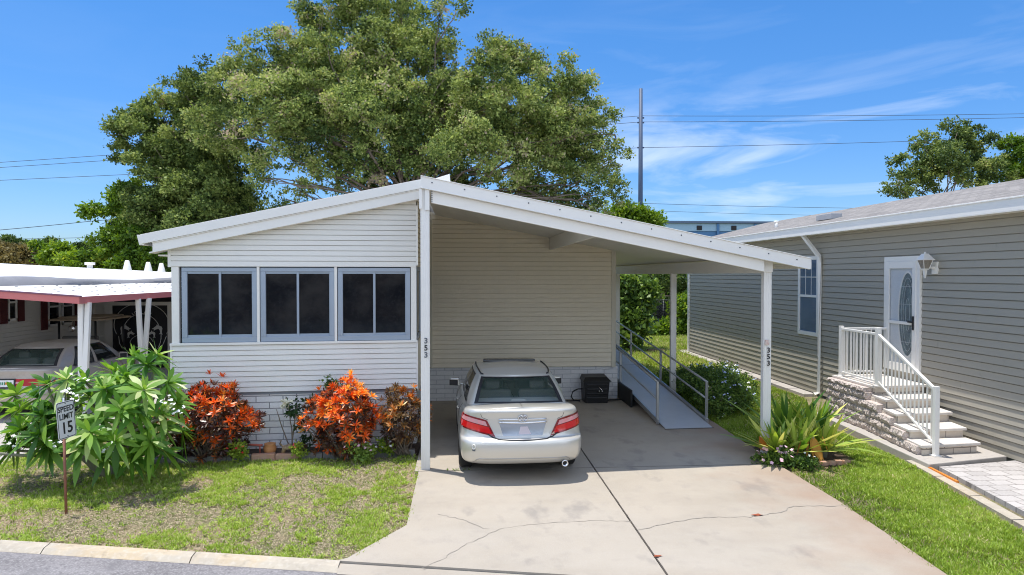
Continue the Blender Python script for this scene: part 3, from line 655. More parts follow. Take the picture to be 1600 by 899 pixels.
# ------------------------------------------------------------------ neighbour house on the right
rh = thing('neighbour_house', (8.8,16,0), 'long taupe sided house with grey shingle roof and white glazed side door', 'house')
w = MB(); siding(w, (8.8,2.0), (8.8,25.9), .06, 4.1, .1335, (-1,0), .018)
for k in range(30):                                    # overlaps between the vinyl lengths, staggered
    zz = .06+.1335*k; y = 4+((k*5.3)%3.7)
    while y < 25.5:
        if not (12.3 < y < 13.8 and zz > .9) and not (16.1 < y < 17.4 and zz > 1.3): w.hexa([(8.8-.024,y,zz+.004),(8.8-.024,y+.010,zz+.004),(8.8,y+.010,zz+.004),(8.8,y,zz+.004)], [(8.8-.007,y,zz+.112),(8.8-.007,y+.010,zz+.112),(8.8,y+.010,zz+.112),(8.8,y,zz+.112)])
        y += 3.66
w.build('side_wall', M['siding_taupe'], rh, recalc=False)
w = MB(); w.box(8.74,8.86,25.85,25.98,.0,4.1); w.build('corner_trim', M['white'], rh, bevel=.004)
w = MB(); w.add([(8.8,26,0),(15.6,26,0),(15.6,26,4.1),(12.0,26,4.95),(8.8,26,4.1)], [(0,1,2,3,4)]); w.build('end_wall', M['siding_taupe'], rh, recalc=False)
w = MB(); zr = lambda x: 4.16+.25*(x-8.40)
w.hexa([(8.40,2,zr(8.40)-.05),(12.05,2,zr(12.05)-.05),(12.05,26.4,zr(12.05)-.05),(8.40,26.4,zr(8.40)-.05)], [(8.40,2,zr(8.40)),(12.05,2,zr(12.05)),(12.05,26.4,zr(12.05)),(8.40,26.4,zr(8.40))])
w.hexa([(12.05,2,zr(12.05)-.05),(15.8,2,zr(8.3)-.05),(15.8,26.4,zr(8.3)-.05),(12.05,26.4,zr(12.05)-.05)], [(12.05,2,zr(12.05)),(15.8,2,zr(8.3)),(15.8,26.4,zr(8.3)),(12.05,26.4,zr(12.05))])
rr = w.build('roof', M['shingle'], rh)
w = MB(); w.box(9.5,9.8,17.0,17.75,4.45,4.60, mx=Matrix.Translation((0,0,0))); w.build('box_vent', mat('vent_grey', (.35,.36,.38), .6), rr, bevel=.01)
w = MB(); w.tube([(9.6,20.3,4.35),(9.6,20.3,4.66)], .05, 10); w.tube([(9.6,20.3,4.60),(9.6,20.3,4.66)], .07, 10); w.build('vent_pipe', M['white'], rr)
w = MB()
w.box(8.33,8.40,2,26.45,3.975,4.185); w.box(8.31,8.42,2,26.45,4.165,4.19); w.box(8.35,8.80,2,26.45,3.99,4.01); w.box(8.33,8.36,2,26.45,3.965,3.985)
w.build('gutter', M['white'], rh, bevel=.004)
w = MB(); w.tube([(8.40,16.35,4.0),(8.70,16.1,3.45),(8.72,16.1,3.3),(8.72,16.1,.12),(8.6,16.1,.07)], .055, 4, smooth=False); w.build('downspout', M['white'], rh)
# window
w = MB()
def xbox(mb, y0,y1,z0,z1,o0,o1,mi=0): mb.box(8.8-o1, 8.8-o0, y0,y1,z0,z1,mi)
Y0,Y1,Z0,Z1 = 16.22,17.24,1.47,3.47
xbox(w,Y0,Y1,Z1-.09,Z1,0,.055); xbox(w,Y0,Y1,Z0,Z0+.10,0,.055); xbox(w,Y0,Y0+.09,Z0+.1,Z1-.09,0,.055); xbox(w,Y1-.09,Y1,Z0+.1,Z1-.09,0,.055)
win = w.build('window', M['white'], rh, bevel=.005)
w = MB(); xbox(w,Y0+.09,Y1-.09,Z0+.1,Z1-.09,.026,.032)
w.build('pane', mat('window_glass_blue', (.05,.10,.17), .05, spec=.9, noise=[((1,1,1), .5, (.10,.16,.24), 3, .4, .6)]), win)
w = MB(); zm = (Z0+Z1)/2
xbox(w,Y0+.09,Y1-.09,zm-.03,zm+.03,.033,.054)
for f in (1/3,2/3): xbox(w,Y0+.09+(Y1-Y0-.18)*f-.008,Y0+.09+(Y1-Y0-.18)*f+.008,zm+.03,Z1-.09,.033,.038)
xbox(w,Y0+.09,Y1-.09,(zm+Z1)/2-.03,(zm+Z1)/2-.012,.039,.044); w.build('sash_bars', M['white'], win)
# storm door with an oval leaded glass door behind
Y0,Y1,Z0,Z1 = 12.47,13.58,1.08,3.37
w = MB(); xbox(w,Y0,Y0+.10,Z0,Z1,0,.06); xbox(w,Y1-.10,Y1,Z0,Z1,0,.06); xbox(w,Y0+.10,Y1-.10,Z1-.10,Z1,0,.06)
df = w.build('door_frame', M['white'], rh, bevel=.005)
w = MB(); xbox(w,Y0+.10,Y1-.10,Z0,Z1-.10,.024,.030); door = w.build('door', mat('white_door', (.66,.68,.70), .35), rh)
def oval(mb, cy, cz, ry, rz, o0, o1, t=None, n=40):
    for i in range(n):
        a, b = 2*math.pi*i/n, 2*math.pi*(i+1)/n
        if t is None:
            mb.add([(8.8-o1,cy,cz),(8.8-o1,cy+ry*math.cos(a),cz+rz*math.sin(a)),(8.8-o1,cy+ry*math.cos(b),cz+rz*math.sin(b))], [(0,1,2)])
        else:
            q = [(cy+(ry+s)*math.cos(u), cz+(rz+s)*math.sin(u)) for u,s in ((a,0),(b,0),(b,t),(a,t))]
            mb.add([(8.8-o1,y,z) for y,z in q]+[(8.8-o0,y,z) for y,z in q], [(0,1,2,3),(4,7,6,5),(0,4,5,1),(2,6,7,3)])
cy, cz = (Y0+Y1)/2-.17, 2.22
w = MB(); oval(w, cy, cz, .26, .82, 0, .033); w.build('oval_glass', mat('leaded_glass_dark', (.02,.045,.05), .2, spec=.25, noise=[((1,9,5), .8, (.10,.17,.17), 3, .4, .6)]), door, recalc=False)
w = MB(); oval(w, cy, cz, .26, .82, .028, .042, .035); w.build('oval_rim', M['white'], door)
w = MB(); 
for rr_ in ((.13,.60),(.19,.72),(.06,.32)): oval(w, cy, cz, rr_[0], rr_[1], .031, .036, .008)
for zz in (-.55,-.2,.2,.55): xbox(w, cy-.22, cy+.22, cz+zz-.004, cz+zz+.004, .031,.037)
w.build('lead_cames', mat('lead_lines', (.45,.48,.47), .4), door)
w = MB()
xbox(w,Y0+.10,Y0+.20,Z0,Z1-.10,.045,.075); xbox(w,Y1-.19,Y1-.10,Z0,Z1-.10,.045,.075); xbox(w,Y0+.2,Y1-.19,Z1-.24,Z1-.10,.045,.075); xbox(w,Y0+.2,Y1-.19,Z0,Z0+.16,.045,.075); xbox(w,Y0+.2,Y1-.19,2.02,2.08,.045,.075)
sd = w.build('storm_door', M['white'], rh, bevel=.004)
w = MB(); xbox(w,Y0+.2,Y1-.19,Z0+.16,2.02,.055,.06); xbox(w,Y0+.2,Y1-.19,2.08,Z1-.24,.055,.06); w.build('storm_glass', glassmat('storm_glass', (.55,.6,.63), .12, .12), sd)
w = MB(); xbox(w,Y0+.13,Y0+.165,1.93,2.20,.075,.10); xbox(w,Y0+.13,Y0+.27,2.07,2.10,.095,.12); w.build('handle', M['sign_black'], sd, bevel=.004)
# coach lamp
ly, lz = 12.10, 3.12
w = MB(); w.box(8.76,8.80,ly-.075,ly+.075,lz-.10,lz+.13); w.box(8.56,8.77,ly-.018,ly+.018,lz+.0,lz+.04); lamp = w.build('wall_lamp', M['white'], rh, bevel=.006)
lx = 8.58
def sq(r): return [(lx-r,ly-r),(lx+r,ly-r),(lx+r,ly+r),(lx-r,ly+r)]
def frus(mb,r0,z0,r1,z1): mb.hexa([(x,y,z0) for x,y in sq(r0)], [(x,y,z1) for x,y in sq(r1)])
w = MB(); frus(w,.108,lz+.17,.055,lz+.25); frus(w,.055,lz+.25,.042,lz+.275); frus(w,.016,lz+.275,.010,lz+.31); frus(w,.115,lz+.155,.115,lz+.172)
frus(w,.046,lz-.02,.05,lz+.0); frus(w,.012,lz-.18,.028,lz-.02)
for sx in (-1,1):
    for sy in (-1,1): w.beam((lx+sx*.05,ly+sy*.05,lz-.0),(lx+sx*.092,ly+sy*.092,lz+.16),.010,.010)
w.build('lamp_cage', M['white'], lamp)
w = MB(); frus(w,.045,lz-.0,.085,lz+.155); w.build('lamp_glass', M['lantern_glass'], lamp)

# ------------------------------------------------------------------ side porch with stone steps and white railing
ps = thing('porch_steps', (8.1,11.6,0), 'stone side porch with five pale steps and white baluster railing by the glazed door', 'steps')
w = MB(); w.prism([(7.14,9.92),(8.70,10.28),(8.76,13.9),(7.42,13.9),(7.32,12.45)], -.04, .10); w.build('base_slab', M['slab'], ps, bevel=.012)
ST = [((7.35,10.39),(8.42,10.50),.10,.27),((7.42,10.79),(8.46,10.86),.27,.43),((7.49,11.24),(8.56,11.33),.43,.60),((7.58,11.68),(8.64,11.78),.60,.765),((7.67,12.16),(8.76,12.26),.765,.93)]
BKX = [(7.70,13.60),(8.77,13.70)]
rs = MB(); td = MB()
for i,(a,b,z0,z1) in enumerate(ST):
    rs.hexa([(a[0]+.03,a[1]+.03,z0),(b[0]-.03,b[1]+.03,z0),(*BKX[1],z0),(*BKX[0],z0)], [(a[0]+.03,a[1]+.03,z1-.045),(b[0]-.03,b[1]+.03,z1-.045),(*BKX[1],z1-.045),(*BKX[0],z1-.045)])
    if i < 4: n1, n2 = ST[i+1][0], ST[i+1][1]; c1, c2 = (n1[0],n1[1]+.06), (n2[0]-.01,n2[1]+.06)
    else: c1, c2 = (BKX[0][0]-.03,BKX[0][1]), (BKX[1][0],BKX[1][1])
    td.hexa([(a[0]-.02,a[1]-.01,z1-.045),(b[0]+.01,b[1]-.01,z1-.045),(*c2,z1-.045),(c1[0]-.02,c1[1],z1-.045)], [(a[0]-.02,a[1]-.01,z1),(b[0]+.01,b[1]-.01,z1),(*c2,z1),(c1[0]-.02,c1[1],z1)])
rs.build('risers', M['riser'], ps, bevel=.006); td.build('treads', M['tread'], ps, bevel=.008)
# split-face stone flank, stepped, each stone course set slightly in or out
sw = MB()
for k in range(6):
    z0, z1 = .10+k*.14, .10+(k+1)*.14
    if z1 > .885: z1 = .885
    i = next((j for j,s in enumerate(ST) if s[3]-.045 >= z1-.02), 4)
    ys = ST[i][0][1]+.06; y = ys+rnd.random()*.1
    while y < 13.58:
        y2 = min(y+rnd.uniform(.20,.42), 13.6)
        xx = lambda q: 7.33+.118*(q-10.4) if q < 12.2 else 7.55+.02*(q-12.2)
        b = .02+rnd.random()*.028
        n = 5
        for j in range(n):
            u0, u1 = y+(y2-y)*j/n, y+(y2-y)*(j+1)/n-.0
            o0, o1 = b+rnd.uniform(-.012,.012), b+rnd.uniform(-.012,.012)
            zm_ = (z0+z1)/2+rnd.uniform(-.03,.03); q0, q1 = o0+rnd.uniform(.0,.022), o1+rnd.uniform(.0,.022)
            sw.hexa([(xx(u0)-o0*.6,u0,z0+.004),(xx(u0)+.14,u0,z0+.004),(xx(u1)+.14,u1,z0+.004),(xx(u1)-o1*.6,u1,z0+.004)], [(xx(u0)-q0,u0,zm_),(xx(u0)+.14,u0,zm_),(xx(u1)+.14,u1,zm_),(xx(u1)-q1,u1,zm_)])
            sw.hexa([(xx(u0)-q0,u0,zm_),(xx(u0)+.14,u0,zm_),(xx(u1)+.14,u1,zm_),(xx(u1)-q1,u1,zm_)], [(xx(u0)-o0*.55,u0,z1-.004),(xx(u0)+.14,u0,z1-.004),(xx(u1)+.14,u1,z1-.004),(xx(u1)-o1*.55,u1,z1-.004)])
        y = y2+.008
sw.build('stone_flank', mat('split_face_stone_rough', (.68,.58,.52), .95, noise=[(14,.8,(.40,.33,.30),7,.46,.60),(3.2,.4,(.68,.58,.52),5,.45,.7),(30,.6,(.78,.72,.68),5,.5,.66)], bump=(28,1.0,.05)), ps)
def rail_post(x,y,z0,z1,w_=.075):
    m = MB(); m.box(x-w_/2,x+w_/2,y-w_/2,y+w_/2,z0,z1); m.box(x-w_*.85,x+w_*.85,y-w_*.85,y+w_*.85,z0,z0+.02); return m.build('railing_post', M['white'], ps, bevel=.005)
A = Vector((7.74,13.42,.93)); B = Vector((7.71,12.14,.93)); Cc = Vector((7.56,10.36,.10)); D = Vector((8.74,13.50,.93))
rail_post(A.x,A.y,.93,1.96); rail_post(B.x,B.y,.93,2.02); rail_post(Cc.x,Cc.y,.10,1.22)
def run(P, Q, zt0, zt1, zb0, zb1, n):
    m = MB(); m.beam((P.x,P.y,zt0),(Q.x,Q.y,zt1),.05,.045); m.build('top_rail', M['white'], ps, bevel=.004)
    m = MB(); m.beam((P.x,P.y,zb0),(Q.x,Q.y,zb1),.04,.035); m.build('bottom_rail', M['white'], ps, bevel=.004)
    for i in range(1,n):
        t = i/n; p = P.lerp(Q,t); b = MB(); b.box(p.x-.010,p.x+.010,p.y-.010,p.y+.010, zb0+(zb1-zb0)*t, zt0+(zt1-zt0)*t); b.build('baluster', M['white'], ps)
run(A,B,1.90,1.90,1.02,1.02,11); run(B,Cc,1.90,1.15,1.03,.28,15); run(A,D,1.90,1.90,1.02,1.02,9)

# ------------------------------------------------------------------ wheelchair ramp
ra = thing('wheelchair_ramp', (4.4,13,0), 'aluminium wheelchair ramp with tube handrails climbing beside the cream wall', 'ramp')
zd = lambda y: .035+.083*(y-12.83)
w = MB(); XA, XB = 3.90, 4.84
w.hexa([(XA,12.83,.036),(XB,12.88,.036),(XB,22,zd(22)-.07),(XA,22,zd(22)-.07)], [(XA,12.83,.05),(XB,12.88,.05),(XB,22,zd(22)),(XA,22,zd(22))]); w.build('deck', M['ramp_deck'], ra)
for yj in (13.3,15.9,18.6): w = MB(); w.hexa([(XA,yj,zd(yj)+.002),(XB,yj,zd(yj)+.002),(XB,yj+.02,zd(yj)+.002),(XA,yj+.02,zd(yj)+.002)], [(XA,yj,zd(yj)+.006),(XB,yj,zd(yj)+.006),(XB,yj+.02,zd(yj)+.006),(XA,yj+.02,zd(yj)+.006)]); w.build('deck_joint', M['dark_metal'], ra)
w = MB()
w.hexa([(XA-.02,12.80,.036),(XB+.02,12.85,.036),(XB+.02,12.87,.036),(XA-.02,12.82,.036)], [(XA-.02,12.80,.043),(XB+.02,12.85,.043),(XB+.02,12.87,.043),(XA-.02,12.82,.043)]); w.build('front_lip', M['dark_metal'], ra)
for X in (XA-.03, XB+.03):
    w = MB(); w.beam((X,13.2,zd(13.2)+.03),(X,22,zd(22)+.03),.03,.09); w.build('side_kerb', M['alu_rail'], ra)
    w = MB()
    y0 = 13.28; zt2 = lambda y: zd(y)+.80
    w.tube([(X,y0,zt2(y0)),(X,22,zt2(22))], .022, 8); w.build('handrail', M['alu_rail'], ra)
    w = MB(); w.tube([(X,y0,zt2(y0)-.34),(X,22,zt2(22)-.34)], .019, 8); w.build('mid_rail', M['alu_rail'], ra)
    for y in (13.28,16.45,19.4,21.95):
        w = MB(); w.box(X-.024,X+.024,y-.024,y+.024,.036,zt2(y)+.01); w.build('rail_post', M['alu_rail'], ra, bevel=.004)
w = MB(); w.box(3.76,3.80,15.0,16.2,.036,.42,mx=Matrix.Identity(4)); w.build('dark_side_flap', M['dark_metal'], ra)

# ------------------------------------------------------------------ black hose box with a tap
hb = thing('hose_box', (3.12,15.75,.035), 'black plastic lidded box with small tap against the painted block skirting', 'box')
w = MB(); w.hexa([(2.84,15.55,.036),(3.36,15.55,.036),(3.38,15.98,.036),(2.82,15.98,.036)], [(2.80,15.51,.54),(3.40,15.51,.54),(3.40,16.0,.54),(2.80,16.0,.54)])
for z in (.14,.24,.34,.44): w.box(2.86,3.34,15.50,15.53,z,z+.05)
w.build('body', M['black_plastic'], hb, bevel=.015)
w = MB(); w.hexa([(2.77,15.47,.54),(3.44,15.47,.54),(3.44,16.0,.54),(2.77,16.0,.54)], [(2.84,15.56,.64),(3.34,15.56,.64),(3.36,16.0,.66),(2.82,16.0,.66)]); w.build('lid', M['black_plastic'], hb, bevel=.012)
w = MB(); w.tube([(3.12,15.50,.44),(3.19,15.46,.37),(3.21,15.45,.34)], .012, 8); w.lathe([(0,-.02),(.02,-.01),(.02,.01),(0,.02)], (3.21,15.46,.33), 10); w.lathe([(0,-.02),(.016,-.01),(.016,.01),(0,.02)], (3.14,15.46,.33), 10); w.build('tap', M['chrome'], hb)
w = MB(); w.tube([(2.80,15.75,.34),(2.70,15.75,.34),(2.58,15.76,.28),(2.54,15.77,.16),(2.60,15.78,.07),(2.75,15.8,.05)], .016, 8)
w.tube([(3.38,15.8,.06),(3.7,15.85,.06),(3.8,15.9,.05)], .014, 8); w.tube([(2.6,15.80,.055),(2.3,15.85,.05),(1.6,15.95,.05)], .012, 8); w.build('hose', M['dark_metal'], hb)

# ------------------------------------------------------------------ sedans
def cat(p0,p1,p2,p3,t): return .5*((2*p1)+(-p0+p2)*t+(2*p0-5*p1+4*p2-p3)*t*t+(-p0+3*p1-3*p2+p3)*t**3)
def curve(tab, s):
    """Catmull-Rom through rows of tab at float s"""
    n = len(tab); i = min(max(int(s), 0), n-2); t = s-i
    g = lambda k: tab[min(max(k,0),n-1)]
    return [cat(a,b,c,d,t) for a,b,c,d in zip(g(i-1),g(i),g(i+1),g(i+2))]
class Car:
    # level rows: z_rear, z_mid, z_front, y_rear, y_front, half width
    def __init__(c, root, levels, dr=.42, df=.8, pr=3.3, pf=2.6):
        c.root = root; c.T = levels; c.dr = dr; c.df = df; c.pr = pr; c.pf = pf; c.mx = WM[root.name]
    def build(c, mb, name, m, parent=None, **k):
        mb.v = [tuple(c.mx @ Vector(v)) for v in mb.v]; return mb.build(name, m, parent or c.root, **k)
    def plan(c, u, yr, yf, w):
        if u <= .3:
            a = u/.3*math.pi/2; return w*math.sin(a)**(2/c.pr), yr+c.dr*(1-max(math.cos(a),0)**(2/c.pr))
        if u >= .7:
            a = (1-u)/.3*math.pi/2; return w*math.sin(a)**(2/c.pf), yf-c.df*(1-max(math.cos(a),0)**(2/c.pf))
        t = (u-.3)/.4; return w*(1+.0*math.sin(t*math.pi)), yr+c.dr+t*(yf-c.df-yr-c.dr)
    def P(c, u, s, off=0, side=1):
        zr, zm, zf, yr, yf, w = curve(c.T, s); x, y = c.plan(u, yr, yf, w)
        e = lambda a, b, v: max(0, min(1, (v-a)/(b-a)))
        sm = lambda t: t*t*(3-2*t)
        z = zr+(zm-zr)*sm(e(.25,1.3,y)); z = z+(zf-zm)*sm(e(2.7,yf,y))
        # waist: flanks lean in a little towards front and rear
        x *= 1-.045*sm(e(3.3,yf,y))-.03*sm(e(1.0,0,y))
        if off:
            d = 1e-3; p = Vector(c.P(u,s)); q = Vector(c.P(min(u+d,1),s)); r = Vector(c.P(u,min(s+.02,len(c.T)-1.001)))
            if (q-p).length < 1e-7: q = p; p = Vector(c.P(u-d,s))
            nrm = (q-p).cross(r-p)
            if nrm.length < 1e-12: nrm = Vector((0,-1,0))
            nrm.normalize()
            if nrm.dot(Vector((x, (y-2.4)*.4 if (u<.3 or u>.7) else 0, .05))) < 0: nrm = -nrm
            p = Vector((x,y,z))+nrm*off; x, y, z = p
        return (side*x, y, z)
    def shell(c, crown=.022, nu=(22,30,16), sub=3):
        us = [.3*(i/nu[0]) for i in range(nu[0])]+[.3+.4*i/nu[1] for i in range(nu[1])]+[.7+.3*i/nu[2] for i in range(nu[2]+1)]
        n = len(c.T); ss = [i/sub for i in range((n-1)*sub+1)]
        V = []; Fc = []
        ring = lambda f: [f(u,1) for u in us]+[f(u,-1) for u in reversed(us[1:-1])]
        rings = [ring(lambda u,sd: c.P(u,s,0,sd)) for s in ss]
        def shrink(r, k, add): return [(x*k,y,z+add) for x,y,z in r]
        top = rings[-1]; bot = rings[0]
        rings = [shrink(bot,k,0) for k in (.02,.5)]+rings+[shrink(top,k,crown*(1-k*k)) for k in (.94,.85,.7,.5,.3,.1,.005)]
        m = len(rings[0])
        for r in rings: V += r
        for i in range(len(rings)-1):
            for k in range(m): Fc.append((i*m+k, i*m+(k+1)%m, (i+1)*m+(k+1)%m, (i+1)*m+k))
        mb = MB(); mb.add(V, Fc, 0, True); return mb
    def patch(c, us, lo, hi, off=.004, ns=6, side=1, mi=0, mb=None):
        """strip over columns us between level curves lo(u), hi(u)"""
        mb = mb or MB(); g = []
        for u in us: g.append([c.P(u, lo(u)+(hi(u)-lo(u))*j/ns, off, side) for j in range(ns+1)])
        n = ns+1; V = [p for r in g for p in r]
        Fc = [(i*n+j,(i+1)*n+j,(i+1)*n+j+1,i*n+j+1) for i in range(len(us)-1) for j in range(ns)]
        mb.add(V, Fc, mi, True); return mb
    def s_of_z(c, z):
        lo, hi = 0, len(c.T)-1
        for _ in range(40):
            md = (lo+hi)/2
            if curve(c.T, md)[0] < z: lo = md
            else: hi = md
        return lo
    def rear(c, x, z, off=.004):
        s = c.s_of_z(z); w = curve(c.T, s)[5]*(.97); a = math.asin(min(1,(abs(x)/w)**(c.pr/2))); return c.P(.3*a/(math.pi/2), s, off, 1 if x >= 0 else -1)
    def rear_grid(c, f, nx=16, nz=6, off=.004, mi=0, mb=None):
        """f(a,b) -> (x,z) on the tail for a,b in 0..1"""
        mb = mb or MB(); V = [c.rear(*f(i/nx,j/nz),off) for i in range(nx+1) for j in range(nz+1)]; n = nz+1
        mb.add(V, [(i*n+j,(i+1)*n+j,(i+1)*n+j+1,i*n+j+1) for i in range(nx) for j in range(nz)], mi, True); return mb
    def rear_line(c, pts, r=.006, off=.002, mb=None, n=6, steps=6):
        mb = mb or MB(); o = []
        for (a,b),(d,e) in zip(pts, pts[1:]): o += [c.rear(a+(d-a)*t/steps, b+(e-b)*t/steps, off) for t in range(steps)]
        o.append(c.rear(*pts[-1], off)); mb.tube(o, r, n); return mb
# greenhouse: knots v -> (x,y) for the belt line and for the roof edge
GV = [0,.1,.2,.28,.36,.53,.7,.78,.9,1]
def make_green(base, edge, zb, ze):
    def pt(v, g, side=1, off=0):
        def it(tab):
            i = 0
            while i < len(GV)-2 and v > GV[i+1]: i += 1
            t = (v-GV[i])/(GV[i+1]-GV[i]); q = lambda k: tab[min(max(k,0),len(tab)-1)]
            # mirror the neighbours at the centre line for a flat tangent
            p0 = q(i-1) if i > 0 else (-tab[1][0], tab[1][1]); p3 = q(i+2) if i+2 < len(tab) else (-tab[-2][0], tab[-2][1])
            return [cat(a,b,c_,d,t) for a,b,c_,d in zip(p0,q(i),q(i+1),p3)]
        a = it(base); b = it(edge); y0 = a[1]
        e = lambda p, q, v_: max(0, min(1, (v_-p)/(q-p)))
        za = zb[0]+(zb[1]-zb[0])*e(base[0][1]+.02, base[0][1]+.65, a[1]); za += (zb[2]-za)*e(2.6, base[-1][1], a[1])
        z1 = ze[0]+(ze[1]-ze[0])*e(edge[0][1], edge[0][1]+.35, b[1]); z1 += (ze[2]-z1)*e(edge[-1][1]-.3, edge[-1][1], b[1])
        bul = math.sin(g*math.pi)*.028
        x = a[0]+(b[0]-a[0])*g; y = a[1]+(b[1]-a[1])*g; z = za+(z1-za)*g
        nx, ny = (1,0) if .3 < v < .74 else ((0,-1) if v < .3 else (0,1))
        x += nx*bul+nx*off; y += ny*bul*1.2+ny*off; z += (abs(ny)*bul*.8+abs(ny)*off)
        return (side*x, y, z)
    return pt
def make_car(loc, rz, label, kind, paint, cfg):
    root = thing(cfg['name'], loc, label, 'car', rz=rz)
    c = Car(root, cfg['levels']); B = lambda mb, n, m, p=None, **k: c.build(mb, n, m, p, **k)
    body = B(c.shell(), 'body', paint); 
    # wheel arches cut out of the closed shell
    for yw in cfg['wheels']:
        cut = MB(); cut.lathe([(0,-1.2),(.345,-1.2),(.345,1.2),(0,1.2)], (0,yw,.325), 40, axis='X', smooth=False)
        cut.v = [tuple(c.mx @ Vector(v)) for v in cut.v]; k = cut.build('cutter', paint, root)
        inner = MB(); inner.box(-.62,.62,yw-.5,yw+.5,.0,.9); 
        bo = body.modifiers.new('arch','BOOLEAN'); bo.operation = 'DIFFERENCE'; bo.object = k; bo.solver = 'EXACT'
        dg = bpy.context.evaluated_depsgraph_get(); me = bpy.data.meshes.new_from_object(body.evaluated_get(dg))
        body.modifiers.clear(); body.data = me; bpy.data.objects.remove(k)
    well = MB()
    for yw in cfg['wheels']:
        well.box(-.60,.60,yw-.42,yw+.42,.26,.72)
    B(well, 'wheel_well', M['dark_metal'])
    # greenhouse
    G = make_green(*cfg['green']); g0, gx = G, 14
    vs = sorted(set([i/60 for i in range(61)]+GV+[.345,.372,.52,.545,.685]))
    gs = [-.14,0,.08,.2,.4,.6,.8,.9,1.0]
    gl = lambda v0, v1, a, b: None
    WND = cfg['windows']     # list of (v0, v1, g0, g1, name, glass)
    def inwin(v, g): return any(a-1e-6 <= v <= b+1e-6 and p-1e-6 <= g <= q+1e-6 for a,b,p,q,_,_ in WND)
    mb = MB()
    for sd in (1,-1):
        for v0, v1 in zip(vs, vs[1:]):
            for q0, q1 in zip(gs, gs[1:]):
                if inwin((v0+v1)/2, (q0+q1)/2): continue
                mb.add([G(v0,q0,sd),G(v1,q0,sd),G(v1,q1,sd),G(v0,q1,sd)], [(0,1,2,3)], 0, True)
    ks = [1,.93,.8,.6,.4,.2,0]
    def rp(v,k,sd):
        x,y,z = G(v,1,sd); t = max(0,min(1,(y-cfg['green'][1][0][1])/(cfg['green'][1][-1][1]-cfg['green'][1][0][1])))
        return (x*k, y, z+(.028*(1-k*k)+ .030*(1-k*k)**.5*math.sin(math.pi*t))*math.sin(math.pi*min(1,max(0,t)))**.35 if 0 < t < 1 else z)
    for sd in (1,-1):
        for v0, v1 in zip(vs, vs[1:]):
            for k0, k1 in zip(ks, ks[1:]): mb.add([rp(v0,k0,sd),rp(v1,k0,sd),rp(v1,k1,sd),rp(v0,k1,sd)], [(0,1,2,3)], 0, True)
    import bmesh
    B(mb, 'cabin_roof', paint)
    o = [x for x in COL.objects if x.name.startswith('cabin_roof')][-1]
    bm = bmesh.new(); bm.from_mesh(o.data); bmesh.ops.remove_doubles(bm, verts=bm.verts, dist=.0008); bmesh.ops.recalc_face_normals(bm, faces=bm.faces); bm.to_mesh(o.data); bm.free()
    # windows: glass with a black border band
    for a,b,p,q,nm,gm in WND:
        for sides in ([(1,-1)] if nm in ('rear_window','windscreen') else [(1,),(-1,)]):
            gmsh = MB(); bd_ = MB()
            for sd in sides:
                vv = [a+(b-a)*i/16 for i in range(17)]; qq = [p+(q-p)*j/8 for j in range(9)]
                for v0,v1 in zip(vv,vv[1:]):
                    for q0,q1 in zip(qq,qq[1:]): gmsh.add([G(v0,q0,sd,.001),G(v1,q0,sd,.001),G(v1,q1,sd,.001),G(v0,q1,sd,.001)], [(0,1,2,3)], 0, True)
                bw = .045 if nm in ('rear_window','windscreen') else .035; bv = (b-a)*(.10 if nm in ('rear_window','windscreen') else .03)
                def strip(v0,v1,q0,q1):
                    n = 12
                    for i in range(n):
                        va, vb = v0+(v1-v0)*i/n, v0+(v1-v0)*(i+1)/n
                        for j in range(n):
                            qa, qb = q0+(q1-q0)*j/n, q0+(q1-q0)*(j+1)/n
                            bd_.add([G(va,qa,sd,.004),G(vb,qa,sd,.004),G(vb,qb,sd,.004),G(va,qb,sd,.004)], [(0,1,2,3)], 0, True)
                strip(a,b,p,p+bw); strip(a,b,q-bw,q)
                if nm == 'rear_window': strip(b-bv,b+.004,p,q)
                elif nm == 'windscreen': strip(a-.004,a+bv,p,q)
                else: strip(a,a+bv,p,q); strip(b-bv,b,p,q)
            g = B(gmsh, nm, gm, recalc=True); B(bd_, 'window_seal', M['sign_black'], g)
    # interior
    it = MB(); yb = cfg['green'][0][0][1]; zb0 = cfg['green'][2][0]
    it.box(-.66,.66,yb+.07,yb+.62,zb0-.06,zb0-.025); B(it, 'parcel_shelf', M['shelf'])
    it = MB()
    for sx in (-.36,.36):
        it.box(sx-.30,sx+.30,yb+.62,yb+.80,.55,zb0+.10); it.box(sx-.12,sx+.12,yb+.66,yb+.76,zb0+.10,zb0+.24)
        it.box(sx-.26,sx+.26,yb+1.65,yb+1.80,.55,zb0+.12); it.box(sx-.13,sx+.13,yb+1.68,yb+1.78,zb0+.12,zb0+.27)
    B(it, 'seats', M['seat_cloth'], bevel=.04)
    it = MB(); it.box(-.72,.72,yb+.1,yb+2.7,zb0-.30,zb0-.26); B(it, 'cabin_floor', M['dark_metal'])
    # wheels
    for yw in cfg['wheels']:
        for sx in (-1,1):
            xo = sx*(cfg['levels'][4][5]-.012); wh = MB(); wd = .21
            prof = [(.20,0),(.27,.0),(.305,.012),(.322,.035),(.322,wd-.03),(.305,wd-.005),(.20,wd)]
            wh.lathe([(r, -sx*h) for r,h in prof], (xo,yw,.325), 36, axis='X'); wheel = B(wh, 'wheel', M['tyre'])
            rm = MB(); rm.lathe([(.205,-sx*.03),(.19,-sx*.02),(.185,-sx*.06),(.05,-sx*.045),(0,-sx*.03)], (xo,yw,.325), 36, axis='X')
            for k in range(7):
                t = 2*math.pi*k/7; rm.beam((xo-sx*.025,yw+math.cos(t)*.04,.325+math.sin(t)*.04),(xo-sx*.02,yw+math.cos(t)*.20,.325+math.sin(t)*.20),.045,.02,up=Vector((1,0,0)))
            B(rm, 'rim', M['rim'], wheel)
